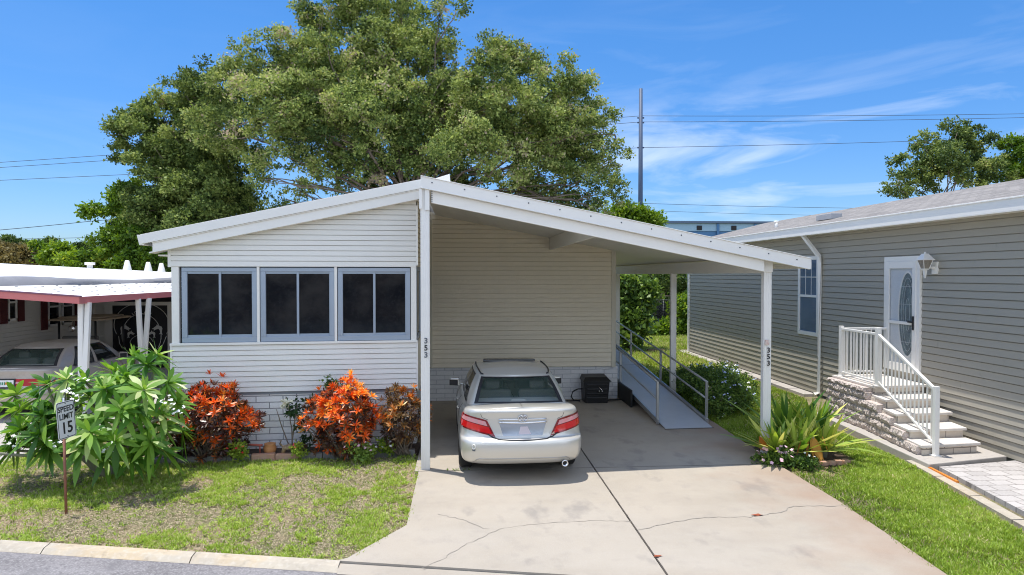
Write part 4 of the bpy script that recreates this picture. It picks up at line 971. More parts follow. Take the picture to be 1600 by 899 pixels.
    # mirrors
    for sx in (-1,1):
        mm = MB(); bx_, by_ = cfg['mirror']; mm.hexa([(sx*(bx_-.01),by_,.93),(sx*(bx_+.21),by_+.02,.94),(sx*(bx_+.19),by_+.12,.95),(sx*(bx_-.01),by_+.14,.93)], [(sx*(bx_+.02),by_,1.085),(sx*(bx_+.19),by_+.02,1.075),(sx*(bx_+.17),by_+.12,1.07),(sx*(bx_+.02),by_+.14,1.08)])
        mm.beam((sx*(bx_-.06),by_+.08,.96),(sx*(bx_+.05),by_+.07,.97),.06,.04); mi_ = B(mm, 'wing_mirror', paint if kind == 'new' else M['champagne'], bevel=.02)
        mg = MB(); mg.quad((sx*(bx_+.045),by_-.004,.945),(sx*(bx_+.195),by_+.014,.952),(sx*(bx_+.195),by_+.014,1.052),(sx*(bx_+.045),by_-.004,1.045)); B(mg, 'mirror_glass', M['sign_black'], mi_, recalc=False)
    # door seams, handles
    sm_ = MB()
    for sd in (1,-1):
        for u in cfg['seams']: sm_.tube([c.P(u, 3+t*.4, .0005, sd) for t in range(0,20)], .004, 4)
        sm_.tube([c.P(.34+.3*t/20, 2.2, .0005, sd) for t in range(21)], .004, 4)
    B(sm_, 'door_seams', M['sign_black'])
    for sd in (1,-1):
        for u in cfg['handles']:
            h = MB(); p = Vector(c.P(u, 8.4, .02, sd)); h.tube([p+Vector((0,-.10,0)), p+Vector((sd*.012,-.05,0)), p+Vector((sd*.012,.05,0)), p+Vector((0,.10,0))], .012, 6); B(h, 'door_handle', paint)
    return root, c, B
# the silver sedan in the carport
LV = [(.235,.19,.20,.30,4.58,.79),(.265,.205,.22,.13,4.70,.845),(.33,.29,.30,.045,4.77,.885),(.46,.45,.43,.0,4.80,.907),(.565,.57,.53,.0,4.79,.912),(.61,.64,.59,.018,4.77,.91),(.632,.69,.63,.062,4.74,.907),
      (.662,.73,.67,.098,4.70,.902),(.80,.81,.73,.118,4.62,.89),(.93,.87,.78,.118,4.52,.868),(1.005,.92,.81,.105,4.43,.845),(1.035,.95,.83,.118,4.38,.815),(1.048,.965,.845,.16,4.32,.775)]
GB = [(0,.62),(.35,.635),(.665,.68),(.75,.84),(.785,1.2),(.80,2.0),(.78,3.0),(.70,3.38),(.4,3.55),(0,3.60)]
GE = [(0,1.20),(.29,1.21),(.525,1.255),(.57,1.36),(.59,1.55),(.605,2.0),(.595,2.45),(.53,2.62),(.3,2.70),(0,2.74)]
cfg = dict(name='silver_sedan', levels=LV, wheels=(1.02,3.78), green=(GB,GE,(1.04,.955,.97),(1.375,1.425,1.40)), mirror=(.84,2.96), seams=(.395,.49,.605), handles=(.415,.515),
    windows=[(0,.2,.0,.93,'rear_window',M['car_glass']),(.345,.52,.04,.90,'side_window',M['car_glass_side']),(.545,.70,.04,.90,'side_window',M['car_glass_side']),(.79,1.0,.0,.95,'windscreen',M['car_glass_side'])])
CARLOC = (.865,9.57,.035)
root, c, B = make_car(CARLOC, R(1.2), 'silver sedan seen from behind parked under the carport roof', 'new', M['silver'], cfg)
def L2(a, b, t): return a+(b-a)*t
for sd in (1,-1):
    # tail lamp outline: (x, z) corners
    def top(a): 
        x = L2(.505,.862,a); return x, L2(.885,.965,a**.8)
    def bot(a):
        x = L2(.395,.866,a); return x, L2(.665,.775,a)
    f = lambda a,b,k0=0,k1=1: (sd*L2(bot(a)[0],top(a)[0],L2(k0,k1,b)), L2(bot(a)[1],top(a)[1],L2(k0,k1,b)))
    tl = B(c.rear_grid(lambda a,b: f(a,b,-.02,1.02), 20, 8, .006), 'tail_lamp', M['lamp_dark_red'])
    B(c.rear_grid(lambda a,b: f(L2(.07,.97,a),b,.10,.55), 20, 5, .012), 'red_lens', M['lamp_red'], tl)
    B(c.rear_grid(lambda a,b: f(L2(.10,.95,a),b,.60,.90), 20, 4, .012), 'clear_lens', M['lamp_clear'], tl)
    # lamp carries on round the corner onto the flank
    us = [.262+.004*i for i in range(11)]
    B(c.patch(us, lambda u: L2(7.75,8.35,(u-.262)/.04), lambda u: L2(9.55,9.15,((u-.262)/.04)**2), .007, 5, sd), 'lamp_wrap', M['lamp_red'], tl)
m_ = c.rear_line([(-.50,.70),(-.43,.655),(-.34,.630),(-.2,.622),(0,.618),(.2,.622),(.34,.630),(.43,.655),(.50,.70)], .010, .002)
c.rear_line([(-.60,.985),(-.58,.93),(-.50,.90)], .003, 0, m_); c.rear_line([(.60,.985),(.58,.93),(.50,.90)], .003, 0, m_)
B(m_, 'boot_seam', M['sign_black'])
m_ = c.rear_grid(lambda a,b: ((L2(-.335,.335,a))*(1-.16*(1-b)), L2(.672,.845,b)), 10, 5, .003); B(m_, 'plate_recess', mat('recess_paint', (.42,.47,.55), .22, metal=.7, coat=.6))
m_ = c.rear_grid(lambda a,b: ((L2(-.06,.12,a))*(1-.45*b), L2(.69,.80,b)), 4, 4, .006); B(m_, 'blank_plate_patch', mat('pale_pink_patch', (.62,.56,.60), .35, metal=.3))
for z, xx in ((.865,.345),(.905,.345)):
    m_ = c.rear_line([(-xx,z),(0,z-(.014 if z < .88 else 0)),(xx,z)], .013 if z < .88 else .008, .012, n=8); B(m_, 'boot_chrome_bar', M['chrome'])
# badge: three interlaced rings
def ringon(cx, cz, rx, rz_, r, off, mb, y=None):
    pts = []
    for i in range(25):
        t = 2*math.pi*i/24; pts.append(c.rear(cx+rx*math.cos(t), cz+rz_*math.sin(t), off))
    mb.tube(pts, r, 6, cap=False)
m_ = MB(); ringon(.0,.925,.066,.046,.0075,.022,m_); ringon(0,.935,.040,.016,.0045,.024,m_); ringon(0,.918,.018,.032,.0045,.024,m_); B(m_, 'badge', M['chrome'])
m_ = c.rear_grid(lambda a,b: (.062*math.cos(2*math.pi*a)*b, .925+.043*math.sin(2*math.pi*a)*b), 20, 2, .018); B(m_, 'badge_disc', mat('badge_grey', (.3,.31,.33), .25, metal=.8))
tx = c.mx @ Matrix.Translation(Vector(c.rear(.42,.70,.012))) @ Matrix.Rotation(R(6),4,'Z') @ Matrix.Rotation(R(90),4,'X')
charmesh('XLE', .038, tx, M['chrome'], 'trim_letters', root, .002, 1.2)
# bumper: lower pressed panel, side seams, exhaust, decals
m_ = c.rear_line([(-.70,.30),(-.66,.345),(-.62,.362),(0,.366),(.62,.362),(.66,.345),(.70,.30)], .008, .0); B(m_, 'bumper_crease', mat('crease_silver', (.42,.40,.37), .35, metal=.5))
for sd in (1,-1): m_ = MB(); m_.tube([c.P(.292, 1.0+t*.5, .0, sd) for t in range(13)], .004, 4); B(m_, 'bumper_seam', M['bolt'])
m_ = MB(); m_.box(-.60,.60,.5,1.2,.19,.26); B(m_, 'underbody', M['dark_metal'])
m_ = MB(); m_.lathe([(.034,.3),(.038,.0),(.048,-.012),(.048,-.03),(.036,-.035),(.034,.3)], (.60,.07,.275), 20, axis='Y'); ex = B(m_, 'exhaust_tip', M['chrome'])
m_ = MB(); m_.lathe([(0,.02),(.034,.02)], (.60,.07,.275), 20, axis='Y'); B(m_, 'exhaust_bore', M['sign_black'], ex)
m_ = MB(); ringon(-.70,.535,.022,.030,.006,.006,m_); B(m_, 'ribbon_sticker', M['white'])
m_ = c.rear_grid(lambda a,b: (L2(-.72,-.68,a), L2(.475,.50,b)), 2, 2, .005); B(m_, 'dark_sticker', M['bolt'])
# third brake lamp cover seen through the glass, roof ditches, front sunroof
m_ = MB(); m_.hexa([(-.13,.70,1.03),(.13,.70,1.03),(.10,.84,1.03),(-.10,.84,1.03)], [(-.11,.72,1.085),(.11,.72,1.085),(.09,.82,1.075),(-.09,.82,1.075)]); B(m_, 'third_brake_lamp', M['shelf'], bevel=.01)
G = make_green(GB,GE,(1.04,.955,.97),(1.375,1.425,1.40))
for sd in (1,-1): m_ = MB(); m_.tube([(lambda p: (p[0]*.965,p[1],p[2]+.014))(G(.2+.5*t/20,1,sd)) for t in range(21)], .011, 6); B(m_, 'roof_ditch', M['sign_black'])
m_ = MB(); m_.hexa([(-.46,2.30,1.462),(.46,2.30,1.462),(.44,2.66,1.44),(-.44,2.66,1.44)], [(-.45,2.31,1.497),(.45,2.31,1.497),(.43,2.64,1.475),(-.43,2.64,1.475)]); B(m_, 'sunroof', M['car_glass_side'], bevel=.006)

# ------------------------------------------------------------------ neighbour on the left: house, carport, cars
nh = thing('left_neighbour_house', (-12,19,0), 'pale beige house with maroon shutters and a black scrollwork screen door', 'house')
w = MB(); siding(w, (-12,13.5), (-12,22.7), .1, 2.95, .115, (1,0), .012); siding(w, (-12,22.7), (-11.1,22.7), .1, 2.5, .115, (0,-1)); w.build('side_wall', M['siding_left'], nh, recalc=False)
w = MB(); w.box(-12,-8.2,22.75,22.85,.0,2.6); w.box(-8.8,-5,23,23.1,0,2.4); w.build('back_wall', M['screen_black'], nh)
w = MB(); w.box(-19,-12.02,13.5,30,.0,2.9); w.build('inner_walls', M['siding_left'], nh)
def shut(y0,y1,z0,z1):
    m = MB(); m.box(-11.985,-11.955,y0,y1,z0,z1)
    z = z0+.04
    while z < z1-.04: m.box(-11.957,-11.945,y0+.03,y1-.03,z,z+.02); z += .045
    m.build('shutter', M['shutter'], nh)
def lwin(y0,y1,z0,z1,zr_):
    m = MB(); m.box(-11.99,-11.95,y0,y1,z0,z0+.06); m.box(-11.99,-11.95,y0,y1,z1-.05,z1); m.box(-11.99,-11.95,y0,y0+.05,z0,z1); m.box(-11.99,-11.95,y1-.05,y1,z0,z1); m.box(-11.99,-11.945,y0,y1,zr_,zr_+.05)
    f = m.build('window', M['white'], nh); g = MB(); g.box(-11.985,-11.975,y0+.05,y1-.05,z0+.06,z1-.05); g.build('pane', M['dark_glass'], f)
for a in ((20.38,20.66,1.42,2.5),(22.09,22.34,1.42,2.5),(18.66,18.92,1.72,2.6),(19.36,19.62,1.74,2.6)): shut(*a)
lwin(20.70,21.28,1.5,2.45,2.05); lwin(21.40,21.98,1.5,2.45,2.05); lwin(18.95,19.30,1.78,2.5,2.25)
# its long roof, a little lower at the far end
w = MB(); ra_ = lambda y: 3.42-.018*(y-20)
w.hexa([(-11.1,14,2.78),(-11.1,37,2.70),(-14.6,37,ra_(37)-.08),(-14.6,14,ra_(14)-.08)], [(-11.1,14,2.88),(-11.1,37,2.78),(-14.6,37,ra_(37)),(-14.6,14,ra_(14))])
w.hexa([(-14.6,14,ra_(14)-.08),(-14.6,37,ra_(37)-.08),(-18.6,37,2.6),(-18.6,14,2.6)], [(-14.6,14,ra_(14)),(-14.6,37,ra_(37)),(-18.6,37,2.7),(-18.6,14,2.75)])
lroof = w.build('roof', M['roof_white'], nh)
for y, r in ((31,.22),(33,.22),(34.4,.22),(28.0,.2)):
    w = MB(); z = ra_(y); w.lathe([(0,.42),(.07,.42),(.09,.38),(r*.8,0),(r*.85,-.15)], (-14.6,y,z), 14) if y > 29 else w.lathe([(0,.22),(.18,.22),(.18,.12),(.1,.12),(.1,-.1)], (-14.6,y,z), 12); w.build('roof_vent', M['white'], lroof)
# sagging grey flashing where carport roof meets house roof
w = MB(); V = []; n = 60
for i in range(n+1):
    y = 14.9+22*i/n; sg = abs(math.sin(i/n*math.pi*4.3)); zt_ = 2.90+.05*math.sin(i*.21)-.003*(y-15)
    V += [(-11.05,y,zt_+.02),(-10.95+.1*sg,y,zt_+.03*sg),(-10.60+.25*(1-sg),y,2.80-.0*sg),(-10.40-.15*sg,y,2.735+.0*sg)]
w.add(V, [(4*i+j,4*i+4+j,4*i+5+j,4*i+1+j) for i in range(n) for j in range(3)], 0, True); w.build('grey_flashing', M['grey_tarp'], lroof)
# screen door panel with scrollwork and leaping dolphins
w = MB(); w.box(-11.15,-9.42,22.64,22.70,.05,2.03); scp = w.build('screen_panel', M['screen_black'], nh)
w = MB(); w.box(-12.0,-8.9,22.60,22.72,2.03,2.14); w.box(-11.36,-11.13,22.60,22.72,0,2.03); w.box(-9.42,-9.24,22.60,22.72,0,2.03); w.box(-11.70,-11.66,22.6,22.7,1.0,2.03); w.box(-11.98,-11.36,22.6,22.7,1.02,1.08); w.build('door_frame', M['siding_left'], nh)
def at(px, py, Y):
    """world point seen at photo pixel (px, py) at depth Y"""
    u = (px-800)/1066.7; v = (449.5-py)/1066.7; th = R(1.047); ps_ = R(4.18)
    fw = math.cos(th)+v*math.sin(th); up = -math.sin(th)+v*math.cos(th)
    dx = u*math.cos(ps_)+fw*math.sin(ps_); dy = fw*math.cos(ps_)-u*math.sin(ps_); t = Y/dy
    return Vector((dx*t, Y, 3.0+up*t))
SY = 22.61
def zp(pts, r, mb, k=6.917, ox=100, oy=450): mb.tube([at(ox+x/k, oy+y/k, SY) for x,y in pts], r, 5)
w = MB()
def arc(cx,cy,rx,ry,a0,a1,r=.012,n=26): zp([(cx+rx*math.cos(R(a0+(a1-a0)*i/n)), cy+ry*math.sin(R(a0+(a1-a0)*i/n))) for i in range(n+1)], r, w)
arc(838,400,298,235,-205,25); arc(838,520,212,240,-215,35); zp([(590,520),(600,600),(650,690)], .011, w)
zp([(1108,520),(1070,610),(1020,690)], .011, w); arc(838,600,125,90,-180,-10,.010)
for sx in (-1,1):
    zp([(838+sx*(60+44*math.cos(t/4)*(1-t/40)), 270+30*math.sin(t/4)*(1-t/40)) for t in range(0,30)], .009, w)
w.build('scrollwork', M['scroll_white'], scp)
def dolphin(cx, cy, s, flip):
    o = [(-50,-18),(-30,-28),(-8,-30),(2,-46),(8,-28),(26,-18),(40,-4),(58,2),(42,8),(30,8),(36,24),(22,14),(0,6),(-18,4),(-30,20),(-34,44),(-20,62),(-42,56),(-58,66),(-50,44),(-52,20),(-56,0)]
    P_ = [at(100+(cx+flip*x*s)/6.917, 450+(cy+y*s)/6.917, SY-.01) for x,y in o]
    m = MB(); n = len(P_); m.add([tuple(p) for p in P_]+[(p.x,p.y+.015,p.z) for p in P_], [tuple(range(n)), tuple(range(2*n-1,n-1,-1))]+[(i,(i+1)%n,(i+1)%n+n,i+n) for i in range(n)]); m.build('leaping_dolphin', M['scroll_white'], scp, recalc=False)
dolphin(665,440,1.0,1); dolphin(725,495,.72,1); dolphin(1005,440,1.0,-1); dolphin(945,495,.72,-1)

nc = thing('left_carport', (-8,14.8,0), 'low white roofed carport with maroon fascia on pairs of slanted white posts', 'carport')
w = MB(); zq = lambda x: 2.55-.075*(x+7.88)
w.hexa([(-7.88,14.7,zq(-7.88)-.05),(-7.88,31,zq(-7.88)-.05),(-13.5,31,2.85),(-13.5,14.7,2.90)], [(-7.88,14.7,zq(-7.88)),(-7.88,31,zq(-7.88)),(-10.9,31,zq(-10.9)-.03),(-10.9,14.7,zq(-10.9))][:2]+[(-13.5,31,2.93),(-13.5,14.7,2.97)]); w.build('roof', M['roof_white'], nc)
w = MB(); w.hexa([(-7.86,14.66,zq(-7.88)-.145),(-7.86,14.70,zq(-7.88)-.145),(-13.5,14.70,2.84),(-13.5,14.66,2.84)], [(-7.86,14.66,zq(-7.88)+.0),(-7.86,14.70,zq(-7.88)+.0),(-13.5,14.70,2.985),(-13.5,14.66,2.985)])
w.box(-7.90,-7.86,14.70,31,zq(-7.88)-.145,zq(-7.88)+.0); w.build('fascia', M['maroon'], nc)
w = MB(); w.hexa([(-7.83,14.64,2.545),(-7.83,14.70,2.545),(-13.5,14.70,2.97),(-13.5,14.64,2.97)], [(-7.83,14.64,2.575),(-7.83,14.70,2.575),(-13.5,14.70,3.0),(-13.5,14.64,3.0)]); w.build('drip_edge', mat('fascia_top_purple', (.22,.09,.13), .5), nc)
w = MB()
for i in range(17):
    for j in range(7):
        x = -8.2-j*.42+((i%2)*.12); y = 15.0+i*.8; z = zq(x); w.box(x-.025,x+.025,y-.02,y+.02,z-.01,z+.012)
w.build('roof_screws', mat('screw_rust', (.35,.33,.32), .8), nc)
for (xa,ya_,xb,yb) in ((-7.98,14.95,-8.0,14.95),(-7.86,15.0,-7.93,14.9),(-7.90,17.3,-7.86,17.45),(-7.84,17.75,-7.93,17.5)):
    m = MB(); m.beam((xb,yb,.02),(xa,ya_,2.42),.10,.085,up=Vector((0,1,0))); m.build('post', M['white_post'], nc, bevel=.003)

LV2 = [tuple(r) for r in LV]
cfg2 = dict(cfg); cfg2['name'] = 'old_sedan'
root2, c2, B2 = make_car((-9.32,14.55,.02), R(0), 'dusty champagne sedan with red tail strip parked under the left carport', 'old', M['champagne'], cfg2)
def rg(x0,x1,z0,z1,off): return c2.rear_grid(lambda a,b: (L2(x0,x1,a), L2(z0,z1,b)), 24, 4, off)
B2(rg(-.84,.84,.70,.845,.006), 'tail_strip', mat('matte_red_strip', (.42,.012,.015), .4)); 
for sd in (-1,1): B2(c2.patch([.27+.004*i for i in range(9)], lambda u: 7.9, lambda u: 8.75, .007, 4, sd), 'lamp_wrap', M['lamp_red'])
for x0 in (-.34,.18): B2(rg(x0,x0+.14,.75,.79,.010), 'reversing_lamp', M['lamp_clear'])
pl = B2(rg(-.19,.19,.655,.855,.014), 'plate_holder', M['sign_black'])
B2(rg(-.155,.155,.685,.825,.018), 'licence_plate', M['sign_white'], pl)
for k, x0 in enumerate((-.12,-.075,-.03,.045,.09)): B2(rg(x0,x0+.028,.725,.785,.021), 'plate_mark', mat('plate_green', (.05,.25,.12), .5), pl)
B2(rg(-.015,.025,.735,.78,.021), 'plate_emblem', M['orange_paint'], pl)

gc = thing('golf_cart', (-10.9,20.2,.02), 'golf cart with tan roof and round mirror beyond the champagne sedan', 'golf cart')
w = MB(); a = [(-11.62,20.1),(-10.28,20.1),(-10.2,20.3),(-10.2,21.9),(-10.35,22.1),(-11.55,22.1),(-11.72,21.9),(-11.72,20.3)]
w.prism(a, 1.70, 1.75); w.prism([(-10.95+(x+10.95)*.8, 21.1+(y-21.1)*.8) for x,y in a], 1.75, 1.80); w.build('roof', M['tan_roof'], gc, bevel=.015)
w = MB()
for x,y in ((-11.45,20.3),(-10.45,20.3),(-11.45,21.9),(-10.45,21.9)): w.tube([(x,y,.5),(x,y,1.70)], .03, 8)
w.build('roof_posts', M['sign_black'], gc)
w = MB(); w.hexa([(-11.55,19.9,.3),(-10.35,19.9,.3),(-10.35,22.2,.3),(-11.55,22.2,.3)], [(-11.5,19.95,.75),(-10.4,19.95,.75),(-10.45,22.1,.62),(-11.45,22.1,.62)]); w.build('body', M['champagne'], gc, bevel=.06)
w = MB(); w.box(-11.45,-10.45,20.5,20.95,.75,.9); w.box(-11.45,-10.45,20.42,20.52,.85,1.25); w.build('seat', M['seat_cloth'], gc, bevel=.04)
for x in (-11.55,-10.38):
    for y in (20.35,21.75):
        w = MB(); w.lathe([(0,-.08),(.16,-.08),(.22,-.06),(.22,.06),(.16,.08),(0,.08)], (x,y,.24), 20, axis='X'); w.build('wheel', M['tyre'], gc)
w = MB(); w.lathe([(0,-.02),(.08,-.015),(.10,.0),(.08,.03),(0,.04)], (-11.05,20.2,1.48), 18, axis='Y'); w.beam((-11.05,20.22,1.5),(-11.05,20.3,1.72),.02,.02); w.build('round_mirror', M['chrome'], gc)

# ------------------------------------------------------------------ speed limit sign
sp = thing('speed_limit_sign', (-4.97,8.91,0), 'white speed limit 15 sign on a thin rusty post in the front lawn', 'sign')
w = MB(); w.tube([(-4.965,8.91,0),(-4.975,8.91,.6),(-4.985,8.92,1.0)], .017, 8); w.tube([(-4.985,8.925,.95),(-4.99,8.925,1.46)], .015, 8, mi=1); w.build('post', [M['rust_post'], M['alu_rail']], sp)
PR = 80; mxs = Matrix.Translation((-4.95,8.905,1.19)) @ Matrix.Rotation(R(-4),4,'Y') @ Matrix.Rotation(R(PR),4,'Z')
def rrect(hw, hh, r, n=5):
    o = []
    for cx,cz,a0 in ((hw-r,hh-r,0),(-hw+r,hh-r,90),(-hw+r,-hh+r,180),(hw-r,-hh+r,270)):
        for i in range(n+1):
            t = R(a0+90*i/n); o.append((cx+r*math.cos(t), cz+r*math.sin(t)))
    return o
def flat(poly, y0, y1, mb, hole=None):
    n = len(poly)
    if hole is None:
        mb.add([tuple(mxs @ Vector((x,y0,z))) for x,z in poly]+[tuple(mxs @ Vector((x,y1,z))) for x,z in poly], [tuple(range(n)), tuple(range(2*n-1,n-1,-1))]+[(i,i+n,(i+1)%n+n,(i+1)%n) for i in range(n)])
    else:
        mb.add([tuple(mxs @ Vector((x,y0,z))) for x,z in poly]+[tuple(mxs @ Vector((x,y0,z))) for x,z in hole], [(i,(i+1)%n,(i+1)%n+n,i+n) for i in range(n)])
w = MB(); flat(rrect(.15,.232,.03), -.004, .0, w); plate = w.build('plate', M['sign_white'], sp)
w = MB(); flat(rrect(.142,.224,.026), -.006, -.004, w, rrect(.134,.216,.02)); w.build('border', M['sign_black'], plate, recalc=False)
for t, z, s in (('SPEED',.135,.098),('LIMIT',.040,.098),('15',-.105,.20)):
    charmesh(t, s, mxs @ Matrix.Translation((0,-.0065,z)) @ FACE, M['sign_black'], 'lettering', plate, .0008)
w = MB()
for z in (.205,-.205): w.lathe([(0,-.009),(.007,-.009),(.007,0)], (0,0,z), 8, axis='Y')
w.v = [tuple(mxs @ Vector(v)) for v in w.v]; w.build('bolt', M['bolt'], plate)

# ------------------------------------------------------------------ utility pole, power lines, far building
w = MB(); PB = Vector((26.45,100,0)); w.tube([PB, PB+Vector((0,0,30.6))], [.42,.27], 12)
up_ = thing('utility_pole', tuple(PB), 'tall slim blue grey steel utility pole rising behind the carport roof', 'utility pole')
w.build('shaft', M['pole_steel'], up_)
w = MB(); 
for z in (26.3,25.6,21.9): w.tube([PB+Vector((-.5,0,z)), PB+Vector((.5,0,z))], .12, 8)
w.build('insulators', M['pole_steel'], up_)
def line(pts, lab, r=.035, sag=.4):
    o = []
    for a, b in zip(pts, pts[1:]):
        for i in range(16):
            t = i/16; p = a.lerp(b,t); p.z -= 4*sag*t*(1-t); o.append(p)
    o.append(pts[-1]); w = MB(); w.tube(o, r, 4); w.build('power_line', M['wire'], label=lab, cat='power line', group='power lines across the sky', origin=tuple(o[0]))
for zp_, yl, yr_, lab in ((26.6,(0,254),(1600,178),'topmost power line, meeting the pole highest'),(25.7,(0,262),(1600,184),'power line just under the topmost one on the pole'),(21.9,(0,282),(1600,215),'single power line below the upper pair on the pole')):
    line([at(-200,yl[1] if False else yl[1],110), at(*yl,106), Vector((26.45,100,zp_)), at(*yr_,100), at(1900,yr_[1]-4,100)], lab, .035, .15)
line([at(-150,371,70), at(150,345,70), at(400,322,70)], 'sloping lower power line at the left edge of the sky', .03, .1)
line([at(-150,374,75), at(150,371,75), at(400,372,75)], 'faint level power line just above the left hedge', .025, .1)
line([at(1005,318,100), at(1380,326,100), at(1700,330,100)], 'lower power line crossing just above the shingle roof', .03, .1)
line([at(1005,329,120), at(1300,337,120), at(1700,346,120)], 'lowest power line, just above the far blue building', .03, .1)
w = MB(); w.box(.0,.18,0,.18,0,.01); 
sc_ = thing('far_building', (34,92,0), 'long low blue building with small square windows beyond the trees', 'building')
p0 = at(1036,346,90); p1_ = at(1330,354,90)
def bseg(mb, z0, z1, d=0, x0=None, x1=None): mb.box(p0.x if x0 is None else x0, p1_.x if x1 is None else x1, 90-d, 104, z0, z1)
w = MB(); bseg(w,0,8.9); w.build('wall', M['bwall'], sc_); w = MB(); bseg(w,8.92,9.95,.1); w.build('upper_band', M['bwall_light'], sc_)
w = MB(); bseg(w,9.97,10.25,.4); w.build('roof', M['broof'], sc_)
for px in (1093,1147,1200,1250):
    p = at(px,353,89.8); w = MB(); w.box(p.x-.35,p.x+.35,89.82,89.95,9.05,9.65); w.build('window', M['screen_black'], sc_)
for px in (1122,1180,1240): 
    p = at(px,353,89.8); w = MB(); w.box(p.x-.15,p.x+.15,89.7,90,0,9.9); w.build('pilaster', M['bwall'], sc_)

# ------------------------------------------------------------------ chain link fence behind the gardens
cf = thing('chain_link_fence', (8,34,0), 'sagging chain link fence overgrown with vines at the back of the side yard', 'fence')
w = MB(); s = .14
x0, x1, H_ = 4.5, 13.0, 1.75
k = x0-H_
while k < x1:
    for sgn in (1,-1):
        a = Vector((k,34,0)) if sgn > 0 else Vector((k+H_,34,0)); b = Vector((k+H_,34,H_)) if sgn > 0 else Vector((k,34,H_))
        w.beam(a, b, .012, .012, up=Vector((0,1,0)))
    k += s
w.build('mesh_wire', M['fence_wire'], cf)
for x in (5,7.6,10.2,12.8):
    w = MB(); w.tube([(x,34.03,0),(x,34.03,1.85)], .03, 8); w.build('post', M['fence_wire'], cf)
w = MB(); w.tube([(x0,34.03,1.76),(7.6,34.03,1.72),(x1,34.03,1.74)], .022, 8); w.build('top_rail', M['fence_wire'], cf)

# ------------------------------------------------------------------ flower bed edging, pots
ORD = ['first','second','third','fourth','fifth','sixth','seventh','eighth','ninth']
for i in range(11):
    t0 = i/11; A0 = Vector((-4.90,11.16)); B0 = Vector((-.78,11.44)); d = (B0-A0).normalized(); L_ = (B0-A0).length/11
    p = A0+d*(L_*i+L_/2); a = math.atan2(d.y,d.x)+rnd.uniform(-.03,.03); red = i in (4,5)
    m = MB(); hl = L_/2-.006; m.box(-hl,hl,-.055,.055,-.03,.10+rnd.uniform(-.01,.008)); mx = Matrix.Translation((p.x,p.y+rnd.uniform(-.01,.01),0)) @ Matrix.Rotation(a,4,'Z')
    m.v = [tuple(mx @ Vector(v)) for v in m.v]
    m.build('edging_stone', M['edging_red'] if red else M['edging'], bevel=.012, label=(['faded reddish edging block left of the terracotta pot','faded reddish edging block under the animal figure'][i-4] if red else ORD[i if i < 4 else i-2]+' grey weathered edging block from the left end of the flower bed'), cat='edging stone', group='red edging blocks' if red else 'grey edging blocks of the flower bed', origin=(p.x,p.y,0))
pc = Vector((-3.15,11.42,.07))
w = MB(); w.lathe([(0,0),(.07,0),(.10,.05),(.105,.10),(.085,.15),(.095,.165),(.08,.17),(.06,.15),(0,.145)], pc, 24)
for sx in (-1,1): w.lathe([(0,.0),(.018,.005),(.02,.02),(0,.03)], pc+Vector((sx*.055,-.05,.15)), 8)
w.build('terracotta_pot', M['terracotta'], label='small squat terracotta pot on the red edging in front of the blocks', cat='pot', origin=tuple(pc))
w = MB(); w.tube([(-3.62,11.45,.22),(-3.42,11.45,.21),(-3.28,11.45,.20)], .018, 8); w.tube([(-3.60,11.45,.07),(-3.60,11.45,.22)], .012, 6); w.tube([(-3.32,11.45,.07),(-3.32,11.45,.21)], .012, 6)
w.build('red_garden_stake', mat('faded_red_metal', (.55,.14,.10), .6), label='low faded red metal rail stuck in the bed left of the pot', cat='garden ornament', origin=(-3.45,11.45,.07))
w = MB(); oc = Vector((-2.78,11.34,.10))
w.tube([oc+Vector((-.14,0,.0)), oc+Vector((-.12,0,.08)), oc+Vector((-.02,0,.10)), oc+Vector((.07,0,.09)), oc+Vector((.10,0,0))], [.03,.045,.05,.045,.03], 8)
w.lathe([(0,-.04),(.04,-.02),(.045,.02),(0,.05)], oc+Vector((.12,-.01,.13)), 10, axis='X'); w.tube([oc+Vector((-.13,0,.09)), oc+Vector((-.19,0,.15)), oc+Vector((-.17,0,.2))], .016, 6)
w.lathe([(0,0),(.014,.01),(0,.045)], oc+Vector((.11,-.03,.16)), 6); w.lathe([(0,0),(.014,.01),(0,.045)], oc+Vector((.11,.03,.16)), 6)
w.build('animal_ornament', mat('tan_resin', (.42,.30,.18), .8, noise=[(25,.8,(.20,.13,.08),4,.45,.6)]), label='small weathered tan animal figure lying on the edging between pot and orange croton', cat='garden ornament', origin=tuple(oc))

